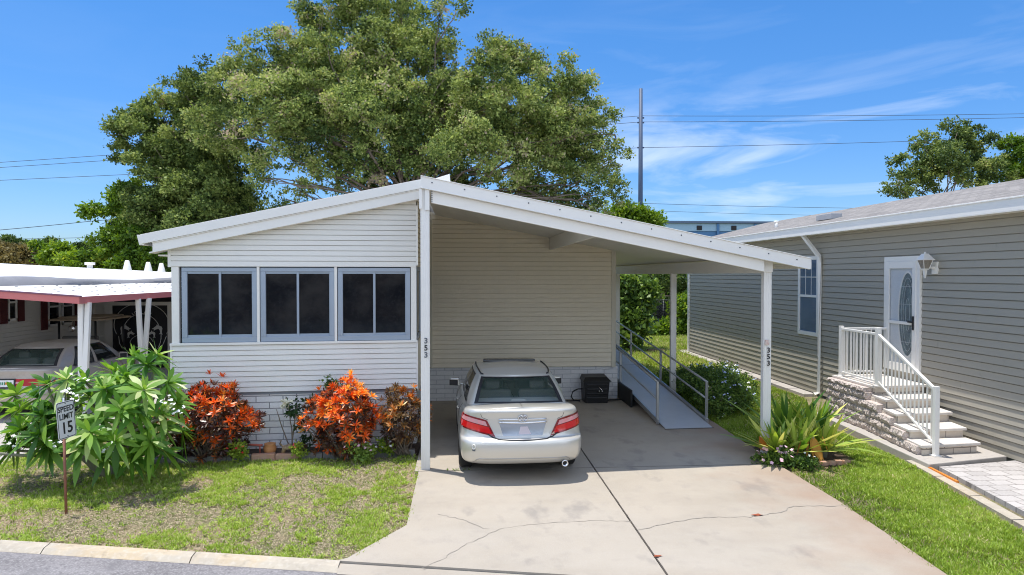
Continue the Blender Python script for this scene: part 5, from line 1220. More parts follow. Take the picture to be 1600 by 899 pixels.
# ------------------------------------------------------------------ vegetation
def cloud(blobs, n, L, sub=.35, per=28, squash=.85, up=.25, t0=.5, ts=.18, tl=.16, zshift=0.0, inner=.55, kids=0):
    """leaf clumps spread through each blob (x,y,z,r); with kids, each blob first breaks up into that many smaller bunches"""
    B_ = np.array([b[:4] for b in blobs], float)
    if kids:
        rep_ = np.maximum(3, (kids*(B_[:,3]/B_[:,3].mean())**2).astype(int)); i0 = np.repeat(np.arange(len(B_)), rep_); d0 = rand_dirs(len(i0), .1)
        rr = B_[i0,3]*rng.uniform(.15,1.0,len(i0))**.55; C0 = B_[i0,:3]+d0*rr[:,None]*np.array([1,1,.9])
        B_ = np.column_stack([C0, B_[i0,3]*rng.uniform(.16,.40,len(i0))]); bt = rng.normal(0, ts, len(i0))
    else: bt = np.zeros(len(B_))
    wts = B_[:,3]**2; wts /= wts.sum()
    nc_ = max(1, n//per); idx = rng.choice(len(B_), nc_, p=wts); d = rand_dirs(nc_, .25 if kids else .15)
    rad = B_[idx,3]*rng.uniform(inner, 1.08, nc_)**.7
    C_ = B_[idx,:3]+d*rad[:,None]*np.array([1,1,squash]); tint_c = t0+bt[idx]+rng.normal(0, ts*(.35 if kids else 1), nc_)
    sz = sub*rng.uniform(.5,1.3,nc_)
    ii = np.repeat(np.arange(nc_), per); N_ = len(ii)
    off = rng.normal(size=(N_,3))*np.array([1,1,.6])*sz[ii][:,None]*.55
    P = C_[ii]+off; D = unit(rand_dirs(N_)+d[ii]*.5); Nn = unit(rand_dirs(N_)+np.array([0,0,up*2])+d[ii]*.5)
    LL = L*rng.uniform(.6,1.35,N_); tint = np.clip(tint_c[ii]+rng.normal(0,tl,N_)+zshift, 0, 1)
    return diamonds(P, D, Nn, LL, LL*rng.uniform(.4,.7,N_), tint)
def limb(mb, a, b, r0, r1, wob=.06, n=7):
    a = Vector(a); b = Vector(b); l = (b-a).length; pts = []; rs = []
    k = Vector((rnd.uniform(-1,1), rnd.uniform(-1,1), rnd.uniform(-.3,.8)))*l*wob*1.6
    for i in range(n+1):
        t = i/n; pts.append(a.lerp(b,t)+k*math.sin(t*math.pi)+Vector((rnd.uniform(-1,1),rnd.uniform(-1,1),rnd.uniform(-1,1)))*l*wob*.22*(0 < i < n)); rs.append(r0+(r1-r0)*t)
    mb.tube(pts, rs, 7); return pts
def tree(name, label, cat_, base, fork, blobs, n, L, m, group=None, r=.4, kind=None, twigs=3, **kw):
    root = thing(name, base, label, cat_, group)
    w = MB(); base = Vector(base); fork = Vector(fork)
    w.tube([base-Vector((0,0,.1)), base.lerp(fork,.3)+Vector((.05*r,0,0)), base.lerp(fork,.7)+Vector((-.1*r,0,0)), fork], [r*1.35,r,r*.85,r*.75], 12)
    for b in blobs:
        p = Vector(b[:3]); d = (p-fork); l = d.length
        pts = limb(w, fork, p, min(r*.32, .02+.24*r*b[3]/3), .02, .13)
        for _ in range(twigs):
            q = p+Vector((rnd.gauss(0,1),rnd.gauss(0,1),rnd.gauss(0,.8))).normalized()*b[3]*rnd.uniform(.6,1.0)
            limb(w, pts[rnd.randint(3,7)], q, .045*min(1,r*2), .012, .1, 5)
    w.build('trunk', M['bark'], root)
    V, Fc, T = cloud(blobs, n, L, **kw); npmesh('crown', V, Fc, m, root, T)
    return root
def blob_px(lst, Y, dy=0):
    o = []
    for px, py, rp, dd in lst:
        p = at(px, py, Y+dd); o.append((p.x, p.y, p.z, rp*(Y+dd)/1066.7))
    return o
# the big live oak behind the home: uneven crown, holes where the sky shows
oak = [(500,25,45,2),(560,20,50,1),(620,15,45,3),(690,20,38,0),(455,80,42,0),(400,95,42,1),(520,95,55,-1),(600,90,60,0),(670,80,48,2),(360,135,50,1),(430,160,60,-3),(500,180,60,-2),(565,165,55,-3),(640,165,60,-1),(700,140,50,0),(770,90,42,0),
       (810,110,48,1),(860,125,45,0),(895,155,45,1),(760,160,58,-2),(830,190,60,-1),(900,210,48,0),(935,190,36,2),(720,215,55,-3),(650,235,55,-1),(570,240,50,-2),(510,265,42,-1),(450,235,48,-2),(390,215,45,-1),(345,200,42,0),(600,290,40,1),
       (780,250,50,-2),(850,260,50,0),(920,270,45,0),(955,245,32,1),(950,305,35,0),(890,315,42,1),(820,310,45,2),(740,290,42,2),(690,290,40,2),(940,335,28,-1),(960,210,22,0),(470,300,26,1),(400,280,30,-1),
       (440,325,24,0),(490,315,26,1),(540,305,34,1),(590,318,26,2),(640,300,36,1),(690,325,28,2),(760,320,34,3),(700,345,26,4),(860,335,34,2),(905,345,30,1),(640,50,40,5),(580,130,60,5),(740,170,60,6),(860,220,60,6),(480,140,60,6),(660,200,60,6),(540,220,50,5)]
tree('live_oak', 'huge spreading live oak towering behind the middle home, with thin gaps of sky', 'tree', tuple(at(640,330,36))[:2]+(0,), tuple(at(640,330,36)), blob_px(oak,36), 430000, .150, M['leaf_oak'], r=.55, sub=.26, per=20, t0=.46, ts=.20, tl=.19, twigs=4, inner=.2, kids=26)
oak2 = [(215,210,38,0),(255,185,40,1),(290,150,38,0),(330,175,42,1),(240,245,42,-1),(295,225,45,-1),(350,245,45,-1),(200,240,28,0),(265,295,45,-1),(325,300,48,-2),(385,310,40,-1),(180,205,18,0),(230,330,45,-1),(300,360,45,-2),(250,385,40,-1),(360,345,36,0),(330,140,30,3),(410,335,18,0),(300,260,55,4)]
tree('oak_tree', 'darker oak leaning out to the left of the huge live oak', 'tree', tuple(at(345,300,40))[:2]+(0,), tuple(at(345,300,40)), blob_px(oak2,40), 170000, .165, M['leaf_oak'], r=.4, sub=.30, per=20, t0=.30, ts=.17, tl=.17, inner=.2, kids=22)
vine = [(200,300,30,0),(180,335,34,0),(215,350,36,-1),(185,375,32,-1),(230,385,38,-2),(260,400,34,-2),(165,395,26,-1),(210,405,34,-2),(295,330,34,-1)]
tree('vine_covered_tree', 'bright vine covered tree at the foot of the darker oak by the white roof', 'tree', tuple(at(215,400,41))[:2]+(0,), tuple(at(215,400,41)), blob_px(vine,41), 42000, .20, M['leaf_bright'], r=.3, sub=.30, per=20, t0=.36, ts=.2, tl=.18, inner=.2, kids=12)
hedge = [('olive brown leaved tree at the far left above the white roof', [(10,395,24,0),(40,400,22,0),(65,408,18,-1),(20,412,20,-1),(-20,400,24,0)], 'leaf_olive', 44),
         ('yellow green bushy tree above the white roof, second from the left edge', [(75,392,18,0),(95,402,20,-1),(60,388,12,0),(85,410,18,-1)], 'leaf_bright', 43),
         ('low yellow green bush just left of the vine covered tree', [(120,405,18,0),(140,410,18,0),(112,412,14,-1),(155,412,16,0)], 'leaf_bright', 40),
         ('dark thin topped tree peeping over the left hedge', [(18,384,12,0),(35,386,10,1),(55,390,9,0),(78,382,10,1),(95,388,8,0)], 'leaf_dark', 50),
         ('hazy grey green far tree in the gap left of the vine covered tree', [(132,392,12,0),(145,397,12,2),(120,398,9,0)], 'leaf_dark', 60)]
for lab, bl, mm, Y in hedge:
    bb = blob_px(bl, Y); cx = sum(b[0] for b in bb)/len(bb)
    tree('hedge_tree', lab, 'tree', (cx,Y,0), (cx,Y,2.2), bb, 9000, .20, M[mm], group='trees behind the left neighbour', r=.15, kids=7, sub=.3, per=18, t0=.5, ts=.2, tl=.2, inner=.2, twigs=1)
# trees beyond the right house
oakr = [(1400,290,26,0),(1425,255,30,0),(1455,230,30,1),(1490,215,30,0),(1515,225,34,1),(1480,260,38,-1),(1440,290,36,0),(1520,275,38,0),(1550,250,28,1),(1395,305,18,0),(1430,225,18,0),(1500,195,14,0),(1560,290,30,0)]
tree('right_oak', 'airy dark oak rising over the shingle roof of the right house', 'tree', (30,42,0), tuple(at(1475,330,42)), blob_px(oakr,42), 27000, .17, M['leaf_oak'], r=.22, sub=.22, per=16, kids=13, t0=.26, ts=.2, tl=.18, inner=.3)
oakq = [(1580,225,28,0),(1605,250,34,0),(1570,265,26,0),(1600,290,34,0),(1640,240,36,0),(1650,290,36,0)]
tree('bright_tree', 'brighter green tree cut off by the right edge above the shingle roof', 'tree', (36,43,0), tuple(at(1615,330,43)), blob_px(oakq,43), 26000, .18, M['leaf_bright'], r=.3, sub=.25, per=20, kids=12, t0=.32, ts=.2, tl=.18, inner=.3)
# greenery beyond the carport
bk_ = [(975,335,20,0),(1000,338,18,0),(1022,344,14,0),(990,352,22,1),(960,350,24,1),(1010,358,18,2)]
tree('feathery_tree', 'feathery light green tree top just above the carport roof left of the far building', 'tree', (13.6,44,0), tuple(at(990,380,44)), blob_px(bk_,44), 12000, .24, M['leaf_bright'], r=.2, sub=.45, per=18, t0=.5, inner=.2)
for lab, bl, mm, Y, t0 in (('tall broadleaf shrub with glossy leaves just right of the cream wall corner', [(980,445,20,0),(992,470,20,0),(975,490,22,0),(990,502,18,-.5),(982,522,16,-.6),(1008,452,10,0)], 'leaf_shrub', 27, .6),
        ('dark dense bush filling the view under the far end of the carport beam', [(970,440,30,0),(1005,430,34,2),(1040,440,36,3),(1075,435,36,3),(1025,470,30,4),(1060,475,32,4),(1090,460,30,3)], 'leaf_dark', 37, .55),
        ('yellow green vine bush swallowing the right end of the fence', [(1070,480,20,0),(1085,500,22,0),(1065,515,18,0),(1095,475,20,1),(1040,515,14,-.5),(1020,520,13,-.5),(1100,515,22,0)], 'leaf_bright', 33.5, .38)):
    bb = blob_px(bl, Y); cx = bb[0][0]
    tree('garden_bush', lab, 'bush', (cx,Y,0), (cx,Y,1.0), bb, 16000, .22 if Y < 30 else .17, M[mm], r=.1, sub=.4, per=20, t0=t0, ts=.2, tl=.2, inner=.2, twigs=1)
vn = MB()
for i in range(26):
    x = rnd.uniform(7,12.6); p = [Vector((x+rnd.uniform(-.5,.5)*k, 33.9+rnd.uniform(-.05,.05), 1.7-k*.28+rnd.uniform(-.1,.1))) for k in range(7)]; vn.tube(p, .018, 5)
vn.build('hanging_vines', M['net'], cf)
w = MB(); w.box(7.9,10.4,34.15,34.2,.35,1.6); w.build('dark_netting', M['net'], cf)
# wooden block lying in the back grass
w = MB(); w.box(7.2,7.9,26.0,26.2,0,.12); w.build('old_timber', mat('old_timber', (.22,.16,.10), .9), label='short old timber lying in the grass near the back fence', cat='timber', origin=(7.5,26.1,0), bevel=.01)

# foliage made of rosettes ------------------------------------------------------
def rosettes(C_, A_, per, L, Wd, spread, droop, tint, tl=.1, prof=(.35,1,.8,.05), jit=.25, lj=.25):
    """per leaves round each centre C_ with axis A_; spread = (min, max) angle from the axis"""
    n = len(C_); ii = np.repeat(np.arange(n), per); N_ = len(ii); A_ = unit(np.asarray(A_, float)); a = A_[ii]
    ref = np.where(np.abs(a[:,2:3]) < .9, np.array([[0,0,1.]]), np.array([[1.,0,0]])); u = unit(np.cross(a, ref)); v = np.cross(a, u)
    k = np.tile(np.arange(per), n); ph = k*2.399+rng.normal(0,jit,N_); th_ = np.radians(spread[0]+(spread[1]-spread[0])*((k+.5)/per)+rng.normal(0,7,N_))
    D = a*np.cos(th_)[:,None]+(u*np.cos(ph)[:,None]+v*np.sin(ph)[:,None])*np.sin(th_)[:,None]; D = unit(D)
    Nn = unit(a+rng.normal(0,.15,(N_,3))); LL = L*rng.uniform(1-lj,1+lj,N_)*(.65+.35*((k+.5)/per))
    P = np.asarray(C_)[ii]+D*.01; T = np.clip(np.asarray(tint)[ii]+rng.normal(0,tl,N_), 0, 1)
    return leaves(P, D, Nn, LL, Wd*LL/L, droop*LL*rng.uniform(.5,1.5,N_), prof, T)
def flowers(mb, pts, r=.03, petals=5):
    for p in pts:
        p = Vector(p); a0 = rnd.random()*6.28; ax = Vector((rnd.gauss(0,.5), -abs(rnd.gauss(.4,.4)), 1)).normalized(); u = ax.cross(Vector((1,.2,0))).normalized(); v = ax.cross(u)
        for k in range(petals):
            t = a0+2*math.pi*k/petals; d = u*math.cos(t)+v*math.sin(t); s = ax.cross(d)
            mb.add([p, p+d*r*.6+s*r*.42+ax*r*.1, p+d*r*1.1+ax*r*.15, p+d*r*.6-s*r*.42+ax*r*.1], [(0,1,2,3)])
# plumeria
pr_ = thing('plumeria_tree', (-5.25,10.6,0), 'spreading plumeria with long green leaves and white blossom clusters behind the speed sign', 'tree')
px_ = [(230,570,.1),(185,600,0),(262,600,-.1),(140,620,.2),(60,622,.3),(105,612,.3),(45,665,.1),(160,655,-.3),(215,640,-.4),(255,650,-.3),(110,655,-.1),(180,690,-.5),(235,690,-.4),(20,700,.1),(75,700,-.1),(125,700,-.4),(205,715,-.2),(255,705,.2),(160,600,.5),(210,560,.4),(245,555,.4),(30,640,.3),(85,640,.1),(190,640,-.6),(140,675,-.6),(275,630,.0),(225,610,-.5),(60,680,-.3),(165,715,.0)]
Cn = [at(a,b,10.0+d) for a,b,d in px_]
for _ in range(30):
    if rnd.random() < .62: q = Vector((-5.0,10.15,1.12))+Vector((rnd.uniform(-.8,.8),rnd.uniform(-.6,.7),rnd.uniform(-.55,.6)))
    else: q = Vector((-6.2,10.2,.95))+Vector((rnd.uniform(-.55,.6),rnd.uniform(-.6,.6),rnd.uniform(-.38,.35)))
    Cn.append(q)
Cn = np.array([tuple(p) for p in Cn]); cen = np.array([[-5.4,10.3,.7]])
Ax = unit((Cn-cen)*np.array([[.9,.9,.8]])+np.array([[0,0,.55]]))
V, Fc, T = rosettes(Cn, Ax, 20, .36, .086, (22,112), .70, .50+rng.normal(0,.12,len(Cn)), .20, (.3,.85,1,.75,.06))
npmesh('foliage', V, Fc, M['leaf_plumeria'], pr_, T, smooth=True)
w = MB(); tb = Vector((-5.25,10.6,0)); forks = [Vector((-5.0,10.4,.42)), Vector((-5.55,10.4,.36)), Vector((-5.2,10.55,.40))]
for f_ in forks: limb(w, tb+Vector((rnd.uniform(-.06,.06),0,-.05)), f_, .06, .05, .08)
for p in Cn: f_ = min(forks, key=lambda q: (q-Vector(p)).length); limb(w, f_, Vector(p)-Vector((0,0,.03)), .028, .018, .08)
w.build('branches', M['stem'], pr_)
w = MB()
for (a,b,d) in ((128,585+10,-.35),(118,622,-.5),(85,690,-.5),(262,625,-.45),(275,640,-.3),(165,700,-.55),(20,690,-.3),(98,612,-.35)):
    c0 = at(a,b,10+d); flowers(w, [c0+Vector((rnd.gauss(0,.06),rnd.gauss(0,.04),rnd.gauss(0,.04))) for _ in range(8)], .024)
w.build('white_blossoms', M['flower_white'], pr_, recalc=False)
# crotons
def croton(label, c0, rad, n, m, bright):
    root = thing('croton_bush', (c0[0],c0[1],.05), label, 'bush', 'croton bushes in the bed')
    d = rand_dirs(n, .25); rr_ = rng.uniform(.40,1.0,n)**.5*np.where(rng.uniform(0,1,n)<.10,1.2,1)*(1+.10*np.sin(d[:,0]*5+c0[0]*3)+.08*np.sin(d[:,2]*7+1)); C_ = np.array(c0)+d*rr_[:,None]*np.array(rad); C_[:,2] = np.maximum(C_[:,2], .15)
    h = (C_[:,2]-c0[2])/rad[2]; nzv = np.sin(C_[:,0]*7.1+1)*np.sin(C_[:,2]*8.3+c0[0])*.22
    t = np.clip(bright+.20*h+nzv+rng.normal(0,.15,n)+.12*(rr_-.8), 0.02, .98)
    V, Fc, T = rosettes(C_, d+np.array([[0,0,.7]]), 14, .105, .024, (10,95), .15, t, .09, (.45,1,.9,.1)); npmesh('foliage', V, Fc, m, root, T)
    w = MB()
    for k in range(26): limb(w, (c0[0]+rnd.uniform(-.12,.12),c0[1]+rnd.uniform(-.06,.06),.04), C_[rnd.randrange(n)], .014, .006, .08)
    w.build('stems', M['bark'], root)
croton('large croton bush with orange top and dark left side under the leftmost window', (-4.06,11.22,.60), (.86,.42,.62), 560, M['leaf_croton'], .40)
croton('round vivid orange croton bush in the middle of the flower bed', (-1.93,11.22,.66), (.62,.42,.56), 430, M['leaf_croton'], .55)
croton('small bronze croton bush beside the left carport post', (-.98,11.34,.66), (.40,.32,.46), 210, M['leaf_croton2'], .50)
# small bedding plants
def bedding(label, cat_, x, y, r, h, mleaf, n, fm, nf, fr=.02, t0=.5, L=.05, z0=.07):
    root = thing('bedding_plant', (x,y,z0), label, cat_)
    bl = [(x+rnd.uniform(-.5,.5)*r, y+rnd.uniform(-.4,.4)*r, z0+h*rnd.uniform(.25,.75), r*.55) for _ in range(6)]
    V, Fc, T = cloud(bl, n, L, sub=.05, per=6, squash=min(1,h/r*.8), t0=t0, inner=.2); V[:,2] = np.maximum(V[:,2], z0-.02); npmesh('foliage', V, Fc, mleaf, root, T)
    w = MB(); top_ = []
    for _ in range(nf):
        b = rnd.choice(bl); d = Vector((rnd.gauss(0,.6), -abs(rnd.gauss(.2,.5)), abs(rnd.gauss(.7,.3)))).normalized(); top_.append(Vector(b[:3])+d*b[3]*1.02)
    flowers(w, top_, fr); w.build('flowers', fm, root, recalc=False)
    return root
bedding('pale green succulent with red flowers in front of the large croton', 'flower', -3.54,11.02,.16,.36,M['leaf_bright'],700,M['flower_red'],9,.026,.9,.05,.02)
bedding('small pale green plant with tiny red flowers right of the animal figure', 'flower', -2.62,11.20,.12,.26,M['leaf_bright'],420,M['flower_red'],6,.018,.9,.045,.05)
bedding('pinkish white vinca at the foot of the orange croton', 'flower', -1.66,11.0,.24,.22,M['leaf_shrub'],800,M['flower_pink'],14,.026,.9)
bedding('tuft of white vinca between orange croton and bronze croton', 'flower', -1.22,11.28,.17,.26,M['leaf_bright'],700,M['flower_white'],16,.026,.7)
bedding('tiny white flowered clump left of the white vinca tuft', 'flower', -1.50,11.26,.13,.14,M['leaf_bright'],350,M['flower_white'],7,.022,.7)
bedding('white flowered clump behind the top of the orange croton', 'flower', -2.2,11.52,.16,.2,M['leaf_shrub'],400,M['flower_white'],16,.03,.5,.05,1.08)
rs_ = thing('rose_bush', (-2.85,11.45,.07), 'leggy rose with one pale yellow bloom between the two big crotons', 'bush')
w = MB(); limb(w,(-2.80,11.45,.07),at(432,640,11.42),.012,.006,.03); limb(w,(-2.80,11.45,.07),at(447,620,11.45),.012,.006,.05); limb(w,(-2.80,11.45,.07),at(465,632,11.4),.014,.008,.05); w.build('stems', M['bark'], rs_)
V, Fc, T = cloud([(*at(462,645,11.42),.14),(*at(474,665,11.42),.13),(*at(486,628,11.42),.10),(*at(455,630,11.42),.09),(*at(478,690,11.42),.10)], 420, .07, sub=.05, per=6, inner=.2); npmesh('foliage', V, Fc, M['leaf_rose'], rs_, T)
w = MB(); q = at(448,630,11.38); flowers(w, [q+Vector((rnd.gauss(0,.035),rnd.gauss(0,.03),rnd.gauss(0,.04))) for _ in range(26)], .035); w.build('bloom', mat('cream_petals', (.74,.70,.50), .7), rs_, recalc=False)
# strap leaved plants by the right post
def strap(label, x, y, n, L, W_, group='strap leaved plants by the right post', up=(8,80), t0=.4, dr=.38):
    root = thing('strap_leaf_plant', (x,y,0), label, 'plant', group)
    C_ = np.array([[x,y,.06+.01*k] for k in range(3)]); 
    V, Fc, T = rosettes(C_, [[0,0,1]]*3, n//3, L, W_, up, dr, [t0,t0+.12,t0-.1], .18, (.35,.6,.95,1,.85,.5,.06), jit=.9, lj=.2); V[:,2] = np.maximum(V[:,2], .02)
    npmesh('leaves', V, Fc, M['leaf_strap'], root, T, smooth=True)
    w = MB(); w.tube([(x,y,-.03),(x,y,.10),(x+.01,y,.2)], [.05,.055,.03], 8); w.build('stem', M['leaf_strap'] if False else M['stem'], root)
    return root
strap('strap leaved plant leaning left across the right carport post', 5.08,10.68,42,1.0,.095,up=(10,66),t0=.74,dr=.26)
strap('strap leaved plant at the middle front of the clump by the right post', 5.45,10.68,42,1.05,.10,up=(5,60),t0=.78,dr=.24)
strap('strap leaved plant at the right front of the clump by the right post', 5.95,10.80,42,1.0,.095,up=(8,62),t0=.78,dr=.26)
strap('dark upright strap leaved plant at the back of the clump by the right post', 5.55,11.3,42,1.3,.10,up=(3,46),t0=.5,dr=.16)
strap('dark strap leaved plant at the back right of the clump', 6.05,11.4,39,1.2,.10,up=(4,50),t0=.52,dr=.18)
dl = thing('dead_leaf_cluster', (5.60,10.42,0), 'drooping dead orange leaves at the front of the strap leaved clump', 'dead leaves')
C_ = np.array([[5.58,10.52,.42],[5.62,10.50,.36]]); V, Fc, T = leaves(np.array([[5.60,10.50,.40],[5.57,10.5,.42],[5.63,10.5,.38],[5.52,10.5,.40],[5.40,10.5,.36],[5.75,10.5,.42]]), unit(np.array([[.15,-.35,-.9],[-.05,-.3,-.9],[.2,-.3,-.8],[-.2,-.25,-.9],[-.35,-.2,-.8],[.2,-.3,-.85]])), np.tile([[.1,-1,.2]],(6,1)), [.40,.36,.34,.38,.30,.26], [.15,.08,.09,.04,.03,.03], 0, (.3,1,.8,.1), np.array([.9,.6,.7,.2,.1,.9])); npmesh('leaves', V, Fc, M['leaf_dead'], dl, T)
w = MB(); w.tube([(5.60,10.52,.0),(5.60,10.50,.42)], .012, 6); w.build('stem', M['stem'], dl)
bedding('pale pink vinca at the corner of the drive in front of the right post', 'flower', 4.86,10.42,.34,.26,M['leaf_shrub'],1500,M['flower_pink'],24,.03,.5,.05,.0)
bedding('dark leafy groundcover with few flowers under the strap leaved clump', 'ground cover plant', 5.25,10.22,.30,.16,M['leaf_shrub'],1200,M['flower_white'],4,.02,.3,.05,.0)
for i in range(9):
    x = 5.05+i*.13; y = 10.28+.02*math.sin(i*2)+(i*.015); m = MB(); m.box(-.06,.06,-.04,.04,-.02,.06); mx = Matrix.Translation((x,y,0)) @ Matrix.Rotation(rnd.uniform(-.2,.2),4,'Z'); m.v = [tuple(mx @ Vector(v)) for v in m.v]
    if i > 3: m.build('edging_stone', M['edging_red'], bevel=.012, label=ORD[i-4]+' small reddish half buried brick from the left below the strap leaved clump', cat='edging stone', group='red bricks edging the right bed', origin=(x,y,0))
# plumbago beside the ramp
pg = thing('plumbago_bush', (5.45,14.6,0), 'low dark green bush with pale blue flowers beside the wheelchair ramp', 'bush')
bl = [(5.35,14.1,.40,.42),(5.55,14.5,.50,.50),(5.75,14.2,.38,.42),(5.45,15.1,.52,.50),(5.8,14.9,.50,.48),(5.5,15.7,.5,.45),(5.95,15.4,.5,.42),(5.35,16.4,.40,.38),(5.75,16.1,.45,.4),(6.1,14.6,.32,.36),(5.3,17.2,.35,.3),(6.25,15.9,.62,.36),(6.4,15.3,.4,.36),(5.3,13.75,.26,.28)]
V, Fc, T = cloud(bl, 30000, .055, sub=.10, per=12, t0=.45, ts=.2, tl=.15, inner=.3); V[:,2] = np.maximum(V[:,2], .0); npmesh('foliage', V, Fc, M['leaf_shrub'], pg, T)
w = MB(); w2 = MB()
for k in range(90):
    b = rnd.choice(bl); d = Vector((rnd.gauss(.15,.6), -abs(rnd.gauss(.3,.5)), rnd.gauss(.5,.5))).normalized(); p = Vector(b[:3])+d*b[3]*1.03; flowers(w if rnd.random() < .7 else w2, [p+Vector((rnd.gauss(0,.025),rnd.gauss(0,.025),rnd.gauss(0,.02))) for _ in range(3)], .02)
w.build('blue_flowers', M['flower_blue'], pg, recalc=False); w2.build('white_flowers', M['flower_white'], pg, recalc=False)
w = MB()
for k in range(30): b = rnd.choice(bl); limb(w, (b[0],b[1],0), (b[0]+rnd.uniform(-.2,.2),b[1]+rnd.uniform(-.2,.2),b[2]+.25), .012, .005)
w.build('stems', M['bark'], pg)

# ------------------------------------------------------------------ lawn grass
def inpoly(P, poly):
    x, y = P[:,0], P[:,1]; r = np.zeros(len(P), bool); j = len(poly)-1
    for i in range(len(poly)):
        xi, yi = poly[i]; xj, yj = poly[j]
        r ^= ((yi > y) != (yj > y)) & (x < (xj-xi)*(y-yi)/(yj-yi+1e-12)+xi); j = i
    return r
def fbm(P, s, seed):
    # the thin worn ground by the sign counts as low density too
    return fbm0(P, s, seed)-1.1*np.exp(-(((P[:,0]+4.3)/1.1)**2+((P[:,1]-8.65)/.42)**2))-.7*np.exp(-(((P[:,0]+2.6)/.5)**2+((P[:,1]-10.1)/.35)**2))
def fbm0(P, s, seed):
    r = np.random.default_rng(seed); o = np.zeros(len(P)); a = 1
    for k in range(5):
        d = r.normal(size=(4,2))*s*(1.9**k); ph = r.uniform(0,6.28,4); o += a*np.sin(P@d.T+ph).sum(1)/4; a *= .62
    return o
def grass(name, poly, dens, h, seed, thin=0.0, bladew=.012, tb=.5):
    p = np.array(poly); lo, hi = p.min(0), p.max(0); n = int(dens*np.prod(hi-lo)); P = rng.uniform(lo, hi, (n,2)); P = P[inpoly(P, poly)]
    f = fbm(P, 1.5, seed); f2 = fbm(P, 5.0, seed+1)
    keep = rng.uniform(0,1,len(P)) < np.clip(1.0-thin+thin*1.9*(f*.75+f2*.9), .07, 1); P = P[keep]; f = f[keep]; f2 = f2[keep]; n = len(P)
    P3 = np.column_stack([P, np.full(n,-.005)]); D = unit(np.column_stack([rng.normal(0,.55,n), rng.normal(0,.55,n), np.ones(n)])); N_ = rand_dirs(n)
    H = h*rng.uniform(.5,1.4,n)*(1+.25*f2); Sd = unit(np.cross(D,N_)); W_ = bladew*rng.uniform(.6,1.5,n)
    tip = P3+D*H[:,None]; V = np.stack([P3-Sd*(W_/2)[:,None], P3+Sd*(W_/2)[:,None], tip],1).reshape(-1,3)
    T = np.clip(tb+.16*f+.10*f2+rng.normal(0,.16,n), 0, 1); T = np.where((rng.uniform(0,1,n) < .05+.16*np.clip(-f,0,1)*thin*2), 1.0, np.minimum(T,.93))
    return npmesh(name, V, np.arange(3*n).reshape(-1,3), M['grass'], tint=T, kind='stuff', label='short green lawn grass with dry bare patches' if thin > .3 else 'thick short green lawn grass', cat='grass')
def weeds(name, poly, n, seed, L, W_, tb, lab):
    p = np.array(poly); lo, hi = p.min(0), p.max(0); P = rng.uniform(lo, hi, (n*2,2)); P = P[inpoly(P, poly)]; f = fbm(P, 1.5, seed)*.75+fbm(P, 5.0, seed+1)*.6; keep = rng.uniform(0,1,len(P)) < np.clip(.50+1.5*f, .10, 1); P = P[keep]; f = f[keep]
    C_ = np.column_stack([P, np.full(len(P), .005)]); V, Fc, T = rosettes(C_, np.array([[0,0,1.]])+rng.normal(0,.12,(len(P),3)), 9, L, W_, (15,86), .35, np.clip(tb+.15*f+rng.normal(0,.12,len(P)),0,.92), .10, (.5,1,.1), lj=.4)
    return npmesh(name, V, Fc, M['grass'], tint=T, kind='stuff', label=lab, cat='grass')
ll = [(-9.5,kerb_y(-9.5)+.0),(-1.32,kerb_y(-1.32)+.02),(-1.12,7.25),(-.63,8.1),(-.63,11.35),(-4.9,11.08),(-5.6,11.3),(-5.6,13.5),(-7.1,13.3),(-7.2,12.2),(-7.5,10.5),(-8.2,8.9)]
grass('lawn_grass_left', ll, 4600, .040, 3, thin=.8, tb=.50)
def thatch(name, poly, n, lab):
    p = np.array(poly); lo, hi = p.min(0), p.max(0); P = rng.uniform(lo, hi, (n*2,2)); P = P[inpoly(P, poly)]; k = len(P); P3 = np.column_stack([P, rng.uniform(.0,.012,k)])
    D = unit(np.column_stack([rng.normal(size=(k,2)), rng.uniform(-.02,.22,k)])); V, Fc, T = diamonds(P3, D, unit(rng.normal(0,.25,(k,3))+np.array([0,0,1.])), rng.uniform(.02,.07,k), rng.uniform(.003,.008,k), np.clip(rng.normal(.9,.14,k),.2,1)); return npmesh(name, V, Fc, M['thatch'], tint=T, kind='stuff', label=lab, cat='dry grass')
thatch('lawn_thatch', ll, 60000, 'dry tan thatch lying between the grass tufts of the front lawn')
weeds('lawn_weeds_left', ll, 13000, 3, .052, .011, .60, 'low spreading tufts in the patchy front lawn')
lr = [(4.89,8.6),(4.73,6.15),(5.9,5.6),(6.1,5.6),(7.05,10.2),(7.25,13.5),(8.3,16),(8.3,20),(5.2,20),(5.12,13.4),(5.0,11.9),(6.3,11.8),(6.4,10.6),(5.9,10.2),(5.05,10.15)]
grass('lawn_grass_right', lr, 6000, .052, 9, thin=.25, tb=.46)
weeds('lawn_tufts_right', lr, 9000, 9, .06, .011, .50, 'thick spreading tufts in the right lawn strip')
grass('lawn_grass_back', [(5.1,20),(8.5,20),(8.6,27),(13,27),(16,44),(4.2,44),(4.2,23)], 520, .12, 12, thin=.2, bladew=.04, tb=.7)

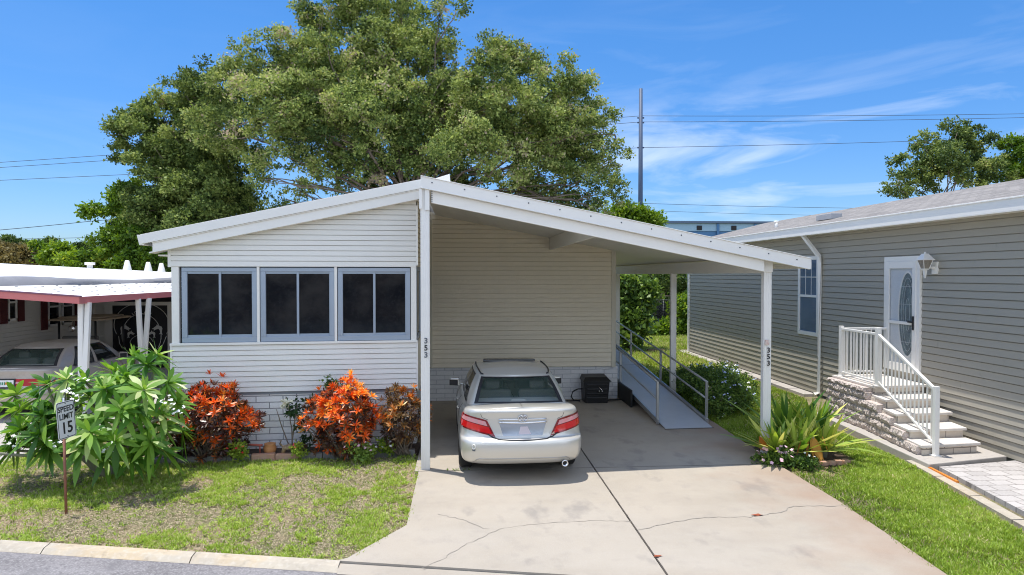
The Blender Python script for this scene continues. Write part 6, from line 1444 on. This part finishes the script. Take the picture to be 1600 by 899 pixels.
# ------------------------------------------------------------------ across the street, behind the viewpoint (seen in the window glass)
oh = thing('opposite_house', (-4,-14,0), 'tan home with a white roof across the street behind the viewpoint', 'house')
w = MB(); siding(w, (2.5,-12), (-11,-12), .6, 3.2, .12, (0,1)); w.build('front_wall', mat('tan_siding', (.36,.24,.17), .6), oh, recalc=False)
w = MB(); w.box(-11,2.5,-26,-12.03,0,3.15); w.build('walls', M['siding_left'], oh)
w = MB(); w.hexa([(-12,-26,3.1),(3.5,-26,3.1),(3.5,-11.2,3.1),(-12,-11.2,3.1)], [(-11,-20,4.1),(2.5,-20,4.1),(3.5,-11.2,3.25),(-12,-11.2,3.25)]); w.build('roof', M['roof_white'], oh)
for x in (-9.5,-6.5,-3.5,-.5):
    w = MB(); w.box(x,x+1.3,-11.98,-11.93,1.5,2.7); f = w.build('window', M['white'], oh); g = MB(); g.box(x+.08,x+1.22,-11.93,-11.92,1.58,2.62); g.build('pane', M['dark_glass'], f)
bb = [(-20,-16,2.5,2.2),(-17,-18,3,2.5),(7,-17,3,2.6),(11,-15,2.6,2.4),(15,-17,3.2,2.8)]
tree('street_tree', 'leafy tree across the street behind the viewpoint', 'tree', (9,-16,0), (9,-16,1.4), bb[2:], 14000, .3, M['leaf_dark'], r=.2, sub=.4, per=16, kids=8, twigs=1)

# small litter and a weed in the joint of the drive
def litter(label, x, y, a, r=.05):
    m = MB(); n = 7; z = zt+.006; pts = [(x+r*(1+.5*math.sin(i*2.3))*math.cos(i*2*math.pi/n+a), y+r*.55*(1+.4*math.cos(i*1.7))*math.sin(i*2*math.pi/n+a), z+.012*abs(math.sin(i*1.9))) for i in range(n)]
    m.add([(x,y,z)]+pts, [(0,i+1,(i+1)%n+1) for i in range(n)]); m.build('fallen_leaf', mat('fallen_leaf_brown', (.30,.075,.03), .8), label=label, cat='leaf', origin=(x,y,z))
litter('curled reddish brown leaf lying on the crack in the right half of the drive', 3.62, 8.12, .3, .06)
litter('brown leaf lying in the centre joint near the front of the drive', 2.04, 7.0, 1.2, .045)
litter('dark leaf on the shaded carport floor behind the left post', .02, 12.3, .7, .03)
jw = thing('joint_weed', (-.15,10.33,zt), 'small weed growing in the joint beside the left carport post', 'weed')
V, Fc, T = rosettes(np.array([[-.25+.09*i+rnd.uniform(-.03,.03),10.33,zt] for i in range(5)]), [[0,0,1]]*5, 8, .05, .012, (15,80), .3, [.3]*5, .1); npmesh('leaves', V, Fc, M['grass'], jw, T)

# low far wood closing the view behind the gardens
fw = [(-70+3.2*k+rnd.uniform(-1,1), 62+rnd.uniform(-3,3), 1.6+rnd.uniform(-.4,.6), 2.2) for k in range(52)]
V, Fc, T = cloud(fw, 60000, .45, sub=.5, per=14, t0=.5, ts=.2, tl=.15, inner=.4, kids=5); V[:,2] = np.maximum(V[:,2], 0); npmesh('far_wood', V, Fc, M['leaf_dark'], tint=T, kind='stuff', label='low far wood closing the view behind the back gardens', cat='wood')
